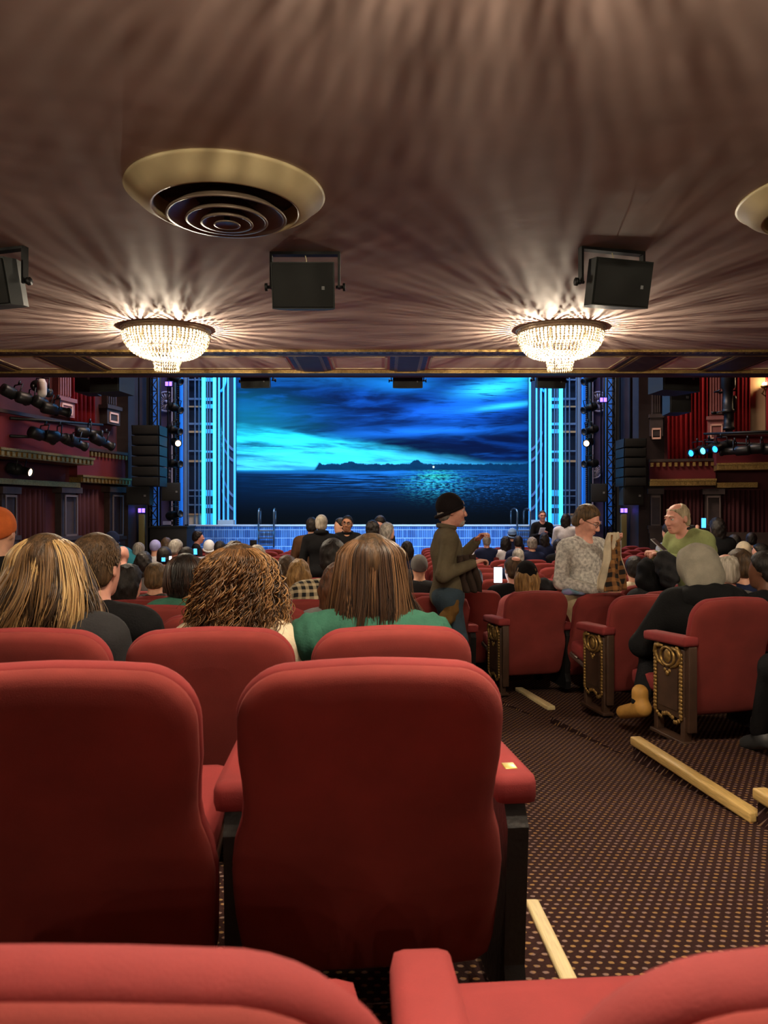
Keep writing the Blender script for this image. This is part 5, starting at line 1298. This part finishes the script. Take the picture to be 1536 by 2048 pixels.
strands(c, S3, [(0, .0), (.004, .035), (.012, .062), (.03, .091), (.06, .110), (.11, .118), (.18, .128), (.25, .136), (.33, .135)], 2400, lambda a, r: r.uniform(.27, .34), r=.0022, wave=(.007, 2.0), top=t3, base=HB['brown'], yscale=.85, flow=fl3)
# --- man in blazer
t4 = P(196, 1072, 2.98)
def lapel(c):
    f = MB(); W = c['W']; nb = c['nb']; pts = []
    for i in range(13):
        a = math.pi * (i / 12) - math.pi; pts.append(W(nb + c['dn'] * .055 + Vector((.078 * math.cos(a), -.01 + .07 * math.sin(a), .012))))
    f.tube(pts, .022, 6); obj('collar', f.mesh('collar', K['black']), c['body'])
c = person('person', 'man with short brown hair in a dark blazer seen from behind', tuple(t4), yaw=-4, s=1.10, hair='short', hm=HB['brown'], shirt=K['black'], skin='pink', res=.012, shoulder=1.18, hy=-8, extra=lapel)
def short_strands(c, m, count, L, seed=3):
    rnd = random.Random(seed); T = c['T']; mb = MB()
    for i in range(count):
        u = rnd.uniform(-math.pi, math.pi); v = rnd.uniform(-.75, 1)
        st = math.sqrt(max(0, 1 - v * v)); n = Vector((st * math.sin(u), -st * math.cos(u), v))
        if n.y > .25 and v < .55: continue
        if v < -.1 and n.y > -.2: continue
        p = Vector((n.x * .083, n.y * .103 - .012, n.z * .097 + .030)); q = p + n * L * .35 + Vector((0, -.3, -.9)) * L * .6 + Vector((rnd.uniform(-1, 1), rnd.uniform(-1, 1), 0)) * L * .15
        mb.tube([T(p), T((p + q) / 2 + n * L * .15), T(q)], [.0016, .0014, .0006], 3, caps=False)
    h = obj('hair_strands', mb.mesh('hair_strands', m), c['body']); h['kind'] = 'stuff'
short_strands(c, strandm('man_brown', (112, 84, 54), (58, 42, 28)), 2600, .026)
# --- further seated people of the left half
t5 = P(372, 1109, 4.05)
c = person('person', 'woman with dark brown bob and green top in the fifth row', tuple(t5), yaw=3, s=.98, hair=None, shirt=K['green'], res=.018)
strands(c, S5, [(0, .0), (.004, .035), (.012, .062), (.03, .089), (.06, .107), (.11, .118), (.17, .125), (.215, .118)], 900, lambda a, r: r.uniform(.17, .22), r=.0036, wave=(.003, 3), top=t5, base=HB['dark'], yscale=.9, seg=10)
SEATED = [
 # px, py(top), depth, yaw, hair, hair material, shirt, skin, label, opts
 (666, 1080, 4.95, 0, 'short', 'dark', 'plaid', 'light', 'dark haired man in a black and cream plaid shirt', dict(s=1.08, shoulder=1.25)),
 (676, 1128, 4.1, -8, 'long', 'auburn', 'grey', 'pink', 'woman with long brown hair and speckled grey sweater behind the brunette', dict(shoulder=.95, side_lean=-6)),
 (598, 1120, 5.9, 4, 'bob', 'blonde', 'cream', 'pink', 'woman with honey blonde bob beside the plaid shirt', {}),
 (576, 1112, 6.7, 6, 'long', 'brown', 'cream', 'light', 'woman with brown hair and cream coat beyond the blonde bob', dict(hr=8)),
 (514, 1093, 7.4, 0, 'volume', 'white', 'charcoal', 'pink', 'person with wavy white grey hair above the curly woman', {}),
 (470, 1087, 5.2, 0, 'volume', 'brown', 'charcoal', 'light', 'person with tousled brown hair directly behind the curly woman', {}),
 (288, 1104, 8.2, 0, 'long', 'dark', 'grey', 'light', 'person with long dark hair and grey hood in the eighth row', {}),
 (312, 1127, 5.75, 2, 'short', 'sandy', 'plaiddk', 'light', 'person with short sandy hair and dark checked shirt', {}),
 (258, 1130, 5.0, -10, 'long', 'dark', 'cream', 'pink', 'woman with long black hair and cream coat right of the blazer man', dict(hy=-15)),
 (246, 1092, 9.4, 0, None, None, 'navy', 'pink', 'bald pink head below the person in teal', {}),
 (278, 1086, 10.6, 0, 'short', 'grey', 'navy', 'pink', 'grey haired head beside the person in teal', {}),
 (329, 1095, 8.6, 0, 'short', 'dark', 'black', 'light', 'black haired head holding up a lit phone', {}),
 (333, 1076, 12.0, 0, 'bob', 'brown', 'navy', 'light', 'brown hooded head low against the black platform', {}),
 (353, 1080, 9.4, -25, 'short', 'grey', 'orange', 'pink', 'grey haired man in an orange shirt lit blue from the stage', {}),
 (440, 1083, 10.6, 0, 'short', 'dark', 'navy', 'light', 'dark haired head beside the white baseball cap', {}),
 (374, 1096, 7.2, 0, 'short', 'dark', 'black', 'light', 'dark head holding a phone above the dark bob', {}),
 (814, 1083, 10.6, 0, 'bob', 'dark', 'navy', 'light', 'person in a blue hooded coat below the bending woman', {}),
 (838, 1113, 7.3, 5, None, None, 'charcoal', 'light', 'person in a grey beanie and dark jacket left of the beanie man', dict(beanie=('grey', False))),
 (946, 1140, 6.9, 0, 'short', 'dark', 'black', 'light', 'dark jacketed person half hidden by the hanging brown coat', dict(hp=-30)),
 (973, 1070, 13.6, 0, 'crop', 'grey', 'navy', 'pink', 'man with shaved head in a navy vest before the tiles', {}),
 (949, 1078, 14.4, 0, 'short', 'dark', 'white', 'light', 'dark capped head and white top beside the shaved head', {}),
 (1011, 1073, 13.6, 0, 'bob', 'dark', 'white', 'light', 'dark haired person in a white jacket near the blue bobble hat', {}),
 (1036, 1072, 13.2, 0, 'short', 'dark', 'navy', 'light', 'dark haired head below the blue bobble hat', {}),
 (1064, 1076, 13.0, 0, 'volume', 'grey', 'navy', 'light', 'grey haired head right of the bobble hat', {}),
 (1036, 1097, 9.6, 0, 'crop', 'grey', 'navy', 'pink', 'bald man in a navy coat in the middle of the empty seats', dict(shoulder=1.15)),
 (1088, 1066, 14.6, 0, 'long', 'dark', 'navy', 'light', 'person in dark blue seated below the man in black', {}),
 (1116, 1080, 13.0, 0, 'volume', 'dark', 'black', 'light', 'dark haired head in front of the woman in white', {}),
 (1268, 1114, 7.0, 0, 'short', 'dark', 'cream', 'light', 'dark haired person in a white fur coat', dict(shoulder=1.15)),
 (1450, 1108, 5.05, 8, 'balding', 'white', 'grey', 'pink', 'white haired balding head beside the grey hood', dict(s=1.02)),
 (1477, 1100, 5.5, 8, 'short', 'brown', 'navy', 'light', 'dark short haired man in a navy jacket near the right edge', dict(s=1.05, shoulder=1.1)),
 (1500, 1116, 6.6, 8, 'volume', 'grey', 'charcoal', 'pink', 'person with grey curls between two dark heads', {}),
 (1528, 1105, 4.9, 20, 'short', 'dark', 'black', 'brown', 'dark haired man in a black jacket cut by the right edge', dict(s=1.05, hy=20)),
 (1486, 1086, 9.0, 0, None, None, 'charcoal', 'light', 'person in a beige cap near the right edge', dict(beanie=('cream', True))),
 (1519, 1088, 9.4, 60, 'short', 'dark', 'black', 'pink', 'person turned in profile beside the beige cap', {}),
 (1468, 1070, 11.5, 20, 'short', 'dark', 'navy', 'light', 'person lit blue low against the right dark wall', dict(side_lean=10)),
 (1503, 1066, 11.8, -30, 'short', 'dark', 'navy', 'light', 'person in blue light with dark hair near the right edge', {}),
 (311, 1082, 11.6, 0, None, None, 'white', 'light', 'person in a pale lilac beanie left of the stage', dict(beanie=('lilac', False))),
 (418, 1082, 11.4, 12, 'crop', 'grey', 'stripe', 'light', 'person in a white baseball cap and striped shirt', dict(beanie=('white', True))),
 (798, 1098, 9.0, 0, None, None, 'charcoal', 'light', 'person in a white knit hat right of the brunette', dict(beanie=('cream', False))),
 (1024, 1058, 14.2, 0, 'short', 'dark', 'navy', 'light', 'person in a pale blue striped bobble hat', dict(beanie=('bluehat', True))),
]
K['lilac'] = cloth('lilac', (160, 160, 210)); K['bluehat'] = cloth('bluehat', (150, 190, 230), rgb2=(70, 110, 180), scale=40, stretch=(0, 0, 1))
for (px, py, d, yaw, hr_, hm_, sh_, sk_, lab, o) in SEATED:
    o = dict(o); b = o.pop('beanie', None); s_ = o.pop('s', 1.0)
    person('person', lab, tuple(P(px, py, d)), yaw=yaw, s=s_, hair=hr_, hm=HB.get(hm_), shirt=K[sh_], skin=sk_, res=.018 if d < 6 else .024, beanie=(K[b[0]], b[1]) if b else None, legs=d < 8, **o)
# ------------------------------------------------------------------ standing people and details
M_screen = mat('phone_screen', (240, 245, 255), .2, emit=(235, 242, 255), estr=6); M_screenblue = mat('phone_screen_blue', (60, 150, 255), .2, emit=(60, 150, 255), estr=3); M_case = mat('phone_case', (40, 40, 44), .3); M_silver = mat('phone_silver', (170, 170, 175), .3)
def phone(loc, yaw, pitch, label, m, case=None, w_=.072, h=.15):
    t = empty('smartphone', loc, 0, label, 'phone', 'phones held up by the audience'); t.rotation_euler = (R(pitch), 0, R(yaw))
    MB().box((0, 0, 0), (w_, .009, h), bev=.003).build('case', case or M_case, t); MB().box((0, -.005, 0), (w_ * .9, .002, h * .9)).build('screen', m, t)
def drape(name, label, cat, A, B, C_, D_, m, folds=4, amp=.02, m2=None, nseg=24, parent=None):
    """cloth hanging between top edge A-B and bottom edge D-C"""
    A, B, C_, D_ = (Vector(v) for v in (A, B, C_, D_)); nrm = (B - A).cross(D_ - A).normalized(); vs_ = []; k = nseg
    for i in range(k + 1):
        v = i / k
        for j in range(k + 1):
            u = j / k; p = A.lerp(B, u).lerp(D_.lerp(C_, u), v); o = amp * (.35 + .65 * v) * math.sin(u * folds * 6.28 + 1.3 * math.sin(v * 3 + u * 2)) + amp * .4 * math.sin(v * 9 + u * 5)
            vs_.append(p + nrm * o)
    fs = [(i * (k + 1) + j, i * (k + 1) + j + 1, (i + 1) * (k + 1) + j + 1, (i + 1) * (k + 1) + j) for i in range(k) for j in range(k)]
    o = MB().raw(vs_, fs, True).build(name, m, parent); sd = o.modifiers.new('thick', 'SOLIDIFY'); sd.thickness = .012
    if label: tag(o, label, cat)
    return o
def lump(name, label, cat, balls, m, h=.012, amp=.006, f=60):
    S = SDF()
    for (c, r) in balls: S.ell(np.array(c), r, .04)
    V, Q = S.mesh(h, 0, lambda X, Y, Z: amp * (np.sin(X * f) * np.sin(Y * f * .8 + 1) + .7 * np.sin(Z * f * 1.2 + X * f * .5)))
    return tag(obj(name, np_mesh(name, V, Q, m)), label, cat)
def collar(c, m, r=.075, th=.02, h=.02):
    f = MB(); pts = []
    for i in range(16):
        a = 2 * math.pi * i / 16; pts.append(c['W'](c['nb'] + c['dn'] * .03 + Vector((r * math.cos(a), -.005 + r * .95 * math.sin(a), h + .012 * -math.sin(a)))))
    f.tube(pts, th, 6, closed=True); obj('collar', f.mesh('collar', m), c['body'])

# man in the beanie, standing in the aisle with a brown coat
def ex(c):
    collar(c, K['olive'], .066, .022, .03); T = c['T']
    S = SDF(); S.ell(T((0, .070, -.098)), (.036, .034, .030), .01, np.array(c['Mh'])); S.ell(T((0, .092, -.080)), (.02, .010, .008), .01); S.sub(T((0, .105, -.0705)), (.018, .012, .006), .004); c['part'](S, 'beard', HB['white'], .006)
    f = MB().box((0, 0, 0), (.03, .003, .034), bev=.001); M = c['Mh']; f.v = [tuple(Vector(T((.02, .088, .062))) + M @ (Matrix.Rotation(R(22), 3, 'X') @ Vector(v))) for v in f.v]; obj('beanie_patch', f.mesh('beanie_patch', mat('patch', (190, 165, 140), .6)), c['body'])
bc = person('person', 'man in black beanie and olive fleece standing in the aisle', tuple(P(903, 991, 5.6)), yaw=-86, pose='stand', s=1.02, hair='crop', hm=HB['grey'], shirt=K['olive'], pants=K['jeans'], skin='pink', res=.009, face=True, beanie=(cloth('beanie_black', (26, 20, 22), bscale=300), True),
       arms={'R': ((.235, -.07, -.27), (.15, .17, -.19)), 'L': ((-.21, .12, -.20), (-.06, .24, -.03))}, floor=zbase(5.6), shoulder=1.0, bulk=1.08, group='standing people', extra=ex)
drape('brown_coat', 'brown leather coat hanging from the hand of the beanie man', 'coat', P(914, 1112, 5.42), P(948, 1108, 5.48), P(962, 1182, 5.55), P(922, 1184, 5.5), cloth('leather_brown', (58, 46, 40), bump=.2), 3, .022)
lump('tan_jacket', 'tan brown jacket slung over the seat behind the beanie man', 'jacket', [(P(908, 1208, 5.5), (.05, .09, .09)), (P(898, 1228, 5.45), (.05, .09, .06)), (P(890, 1240, 5.4), (.05, .08, .05))], cloth('tan_leather', (112, 82, 42)), amp=.008)
# man in heather white sweater holding a plaid fleece jacket
wc = person('person', 'man with glasses in a speckled white sweater looking down', tuple(P(1186, 1014, 5.9)), yaw=-150, pose='stand', s=1.05, hair='short', hm=HB['sandy'], shirt=K['speck'], pants=K['beige'], skin='pink', res=.009, face=True, hp=-24, hy=22,
       arms={'R': ((.27, .02, -.27), (.08, .30, -.33)), 'L': ((-.25, .08, -.18), (-.07, .27, .05))}, shoulder=1.12, bulk=1.12, group='standing people', extra=lambda c: (glasses(c), collar(c, K['speck'], .062, .014, .028)))
jk = drape('fleece_jacket', 'cream fleece lined brown plaid jacket held up by the man in white', 'jacket', P(1216, 1066, 5.5), P(1234, 1064, 5.55), P(1248, 1178, 5.62), P(1196, 1180, 5.5), K['cream'], 3, .025)
drape('plaid_side', None, None, P(1226, 1070, 5.50), P(1238, 1078, 5.54), P(1252, 1180, 5.56), P(1228, 1182, 5.48), K['plaidbrown'], 2, .02, parent=jk)
drape('sleeve', None, None, P(1222, 1120, 5.44), P(1232, 1122, 5.45), P(1244, 1180, 5.44), P(1208, 1184, 5.42), K['plaidbrown'], 1.5, .015, parent=jk)
lump('scarf', 'teal and lilac scarf lying on the red seat back', 'scarf', [(P(1140, 1184, 5.75), (.07, .05, .03)), (P(1165, 1182, 5.75), (.06, .05, .03))], cloth('teal_lilac', (90, 160, 160), rgb2=(150, 140, 190), scale=10))
# man in the lime sweater with phone
def ex(c): collar(c, K['charcoal'], .062, .016, .034)
gc = person('person', 'grey haired man in a lime green sweater looking down to the left', tuple(P(1352, 1008, 6.1)), yaw=108, pose='stand', s=1.06, hair='balding', hm=HB['silver'], shirt=K['lime'], pants=K['charcoal'], skin='pink', res=.009, face=True, lean=20, hp=-6, hy=6, neck=(.075, .085),
       arms={'R': ((.20, .06, -.22), (.07, .27, -.13)), 'L': ((-.24, .03, -.24), (-.08, .27, -.14))}, shoulder=1.05, bulk=1.34, group='standing people', extra=ex)
phone(P(1318, 1090, 5.95), 40, -50, 'silver phone in the hands of the man in green', M_case, M_silver)
lump('dark_coat', 'grey coat hanging over the arm of the man in green', 'coat', [(P(1330, 1125, 5.8), (.08, .08, .10)), (P(1338, 1150, 5.75), (.09, .08, .10))], K['charcoal'], amp=.01)
# black puffer coat with grey hood, sitting sideways in the gilt aisle seat
K['puffer'] = cloth('puffer_black', (16, 16, 17)); K['hood'] = cloth('hood_grey', (138, 132, 118), bump=.4, bscale=200)
def ex(c):
    T = c['T']; S = SDF(); Rh = np.array(c['Mh']); S.ell(T((0, -.02, .01)), (.125, .135, .135), .02, Rh); S.ell(T((0, -.07, -.08)), (.12, .10, .11), .05, Rh); S.sub(T((0, .13, -.02)), (.09, .09, .11), .02); c['part'](S, 'hood', K['hood'], .01, 0, lambda X, Y, Z: .005 * np.sin(X * 45 + Z * 30) * np.sin(Y * 40))
    W = c['W']; nb, dn = c['nb'], c['dn']; S = SDF()
    for i in range(9):
        a = math.pi * 2 * i / 9; S.ell(np.array(W(nb + dn * .09 + Vector((.13 * math.cos(a), -.02 + .12 * math.sin(a), .03 * -math.sin(a))))), (.09, .09, .075), .05)
    c['part'](S, 'puffer_collar', K['puffer'], .014, 0, lambda X, Y, Z: .006 * np.sin(X * 60) * np.sin(Z * 50))
lo = [P(1303, 1312, 4.42), P(1280, 1402, 4.16), P(1246, 1424, 4.34)]
pc = person('person', 'person in black puffer coat and grey hood leaning into the aisle', tuple(P(1388, 1093, 4.42)), yaw=12, s=1.06, hair=None, shirt=K['puffer'], pants=K['black'], skin='light', res=.012, lean=10, hp=-8, neck=(.05, .10), bulk=1.42, shoulder=1.18, floor=-.14,
       arms={'L': ((-.36, .05, -.26), (-.20, .20, -.38)), 'R': ((.34, .05, -.28), (.15, .25, -.36))}, extra=ex, legpts={-1: lo}, shoe=mat('boot_tan', (186, 138, 66), .6, var=.1, scale=20))
# leg of a person at the right edge
person('person', 'person in black at the right edge, only a trouser leg and boot in view', (2.42, 3.2, 1.12), yaw=25, s=1.0, hair='short', hm=HB['dark'], shirt=K['black'], pants=K['black'], res=.016, floor=-.035, legpts={-1: [P(1548, 1335, 3.42), P(1520, 1462, 3.62), P(1494, 1486, 3.74)]}, shoe=mat('boot_grey', (58, 60, 62), .5))
# group standing before the stage
person('person', 'grey haired man in a long black coat standing with his back turned', tuple(P(643, 1031, 9.9)), pose='stand', hair='short', hm=HB['white'], shirt=K['black'], pants=K['black'], skin='pink', res=.014, shoulder=1.12, bulk=1.15, group='standing people', extra=lambda c: collar(c, K['black'], .075, .035, .03))
person('person', 'person in a brown jacket half hidden left of the black coat', tuple(P(624, 1036, 10.3)), pose='stand', hair='short', hm=HB['dark'], shirt=K['brownc'], res=.018, shoulder=1.15, bulk=1.15, group='standing people')
person('person', 'man with glasses and dark beanie facing the camera before the stage', tuple(P(696, 1031, 10.4)), yaw=176, pose='stand', hair='crop', hm=HB['dark'], shirt=K['black'], skin='tan', res=.010, face=True, group='standing people', hr=-6, extra=lambda c: (glasses(c), collar(c, K['black'], .07, .022, .02)))
person('person', 'person in a navy and white jacket beside the man with glasses', tuple(P(680, 1037, 11.2)), yaw=110, pose='stand', lean=25, hair='short', hm=HB['dark'], shirt=cloth('varsity', (40, 60, 120), rgb2=(200, 210, 230), scale=6), res=.018, group='standing people')
person('person', 'dark haired person standing just beyond the brunette', tuple(P(745, 1043, 9.4)), pose='stand', hair='volume', hm=HB['dark'], shirt=K['black'], res=.016, group='standing people')
person('person', 'person looking down behind the bending woman', tuple(P(757, 1034, 11.2)), yaw=150, pose='stand', hp=-25, hair='short', hm=HB['dark'], shirt=K['black'], skin='pink', res=.014, face=True, group='standing people')
person('person', 'woman with ash blonde hair in a dark coat bending over the seats', tuple(P(776, 1046, 10.2)), yaw=-60, pose='stand', lean=32, hair='long', hm=HB['grey'], shirt=K['black'], res=.016, group='standing people')
person('person', 'man in a black sweater standing against the portal facing the house', tuple(P(1085, 1021, 15.6)), yaw=176, pose='stand', hair='crop', hm=HB['brown'], shirt=K['black'], skin='pink', res=.012, face=True, group='standing people', arms={'L': ((-.24, .05, -.26), (-.06, .26, -.16)), 'R': ((.24, .05, -.26), (.06, .26, -.18))}, extra=lambda c: glasses(c))
o = MB().box(P(1084, 1062, 15.26), (.13, .01, .16), rot=rotm(.3, .5), bev=.002).build('programme', mat('paper', (225, 228, 235), .6)); tag(o, 'white programme held by the man in the black sweater', 'programme')
person('person', 'woman with long dark hair in a white top seen from behind near the stage', tuple(P(1132, 1028, 14.6)), yaw=-25, hair='long', hm=HB['dark'], shirt=K['white'], res=.016, group='standing people', shoulder=1.1)
person('person', 'person in black holding up a phone against the dark right wall', tuple(P(1433, 1036, 9.6)), yaw=10, pose='stand', hair='long', hm=HB['dark'], shirt=K['black'], res=.016, group='standing people', bulk=1.3, arms={'L': ((-.28, .12, -.15), (-.12, .30, .14))})
phone(P(1407, 1046, 9.98), 5, 0, 'phone glowing blue in the raised hand at the right', M_screenblue)
person('person', 'person in a grey striped shirt half hidden behind the man in green', tuple(P(1338, 1046, 9.4)), yaw=20, pose='stand', hair='short', hm=HB['dark'], shirt=K['stripe'], res=.018, group='standing people')
person('person', 'person in an orange knit hat cut by the left edge', tuple(P(-2, 1022, 4.25)), yaw=0, s=1.12, hair=None, shirt=K['black'], res=.014, beanie=(cloth('orange_knit', (196, 98, 48), bscale=250), False), hp=0)
person('person', 'person in a teal jacket and navy hat bending over', tuple(P(222, 1065, 10.6)), yaw=80, pose='stand', lean=62, hair=None, shirt=K['teal'], res=.016, group='standing people', beanie=(K['navy'], True))
person('person', 'dark haired man in profile before the left end of the tiles', tuple(P(397, 1063, 14.2)), yaw=-70, hair='volume', hm=HB['dark'], shirt=K['black'], skin='pink', res=.014, face=True)
person('person', 'man with a bald crown and black jacket reading a bright phone', tuple(P(1026, 1115, 6.75)), yaw=2, hair='short', hm=HB['brown'], shirt=K['black'], skin='pink', res=.012, hy=14, shoulder=1.15, extra=lambda c: c['part'](SDF().ell(c['T']((0, -.055, .098)), (.045, .045, .030), .01), 'bald_crown', SK['pink'], .008))
phone(P(996, 1150, 6.9), -8, 4, 'brightly lit phone held by the man with the bald crown', M_screen, None, .085, .165)
person('person', 'blonde person in a black beanie and pink top', tuple(P(1053, 1126, 5.85)), yaw=-6, hair='bob', hm=HB['blonde'], shirt=K['pink'], skin='pink', res=.012, beanie=(cloth('beanie_plain', (20, 18, 20)), False), shoulder=.95)
def ex(c):
    T = c['T']; S = SDF(); S.ell(T((0, -.02, .01)), (.12, .13, .13), .02); S.ell(T((0, -.06, -.09)), (.14, .11, .10), .05); S.sub(T((0, .13, -.02)), (.08, .09, .10), .02); c['part'](S, 'hood', K['black'], .012, 0, lambda X, Y, Z: .006 * np.sin(X * 50) * np.sin(Z * 44))
person('person', 'person in a dark hooded coat beside the grey hood', tuple(P(1302, 1118, 6.3)), yaw=14, hair=None, shirt=K['charcoal'], res=.014, bulk=1.2, extra=ex, hr=10)
lump('dark_coat', 'dark coat draped over the red seat backs beside the beanie blonde', 'coat', [(P(1083, 1168, 6.1), (.08, .07, .05)), (P(1102, 1174, 6.05), (.09, .06, .04))], K['charcoal'], amp=.008)
phone(P(341, 1116, 8.1), 0, 0, 'lit white phone between small dark heads at left', M_screen, None, .03, .045); phone(P(327, 1119, 8.0), 0, 0, 'small blue lit phone low between the heads at left', M_screenblue, None, .045, .05); phone(P(391, 1103, 6.6), 0, 8, 'blue lit phone raised above the dark bob', M_screenblue, None, .035, .06)
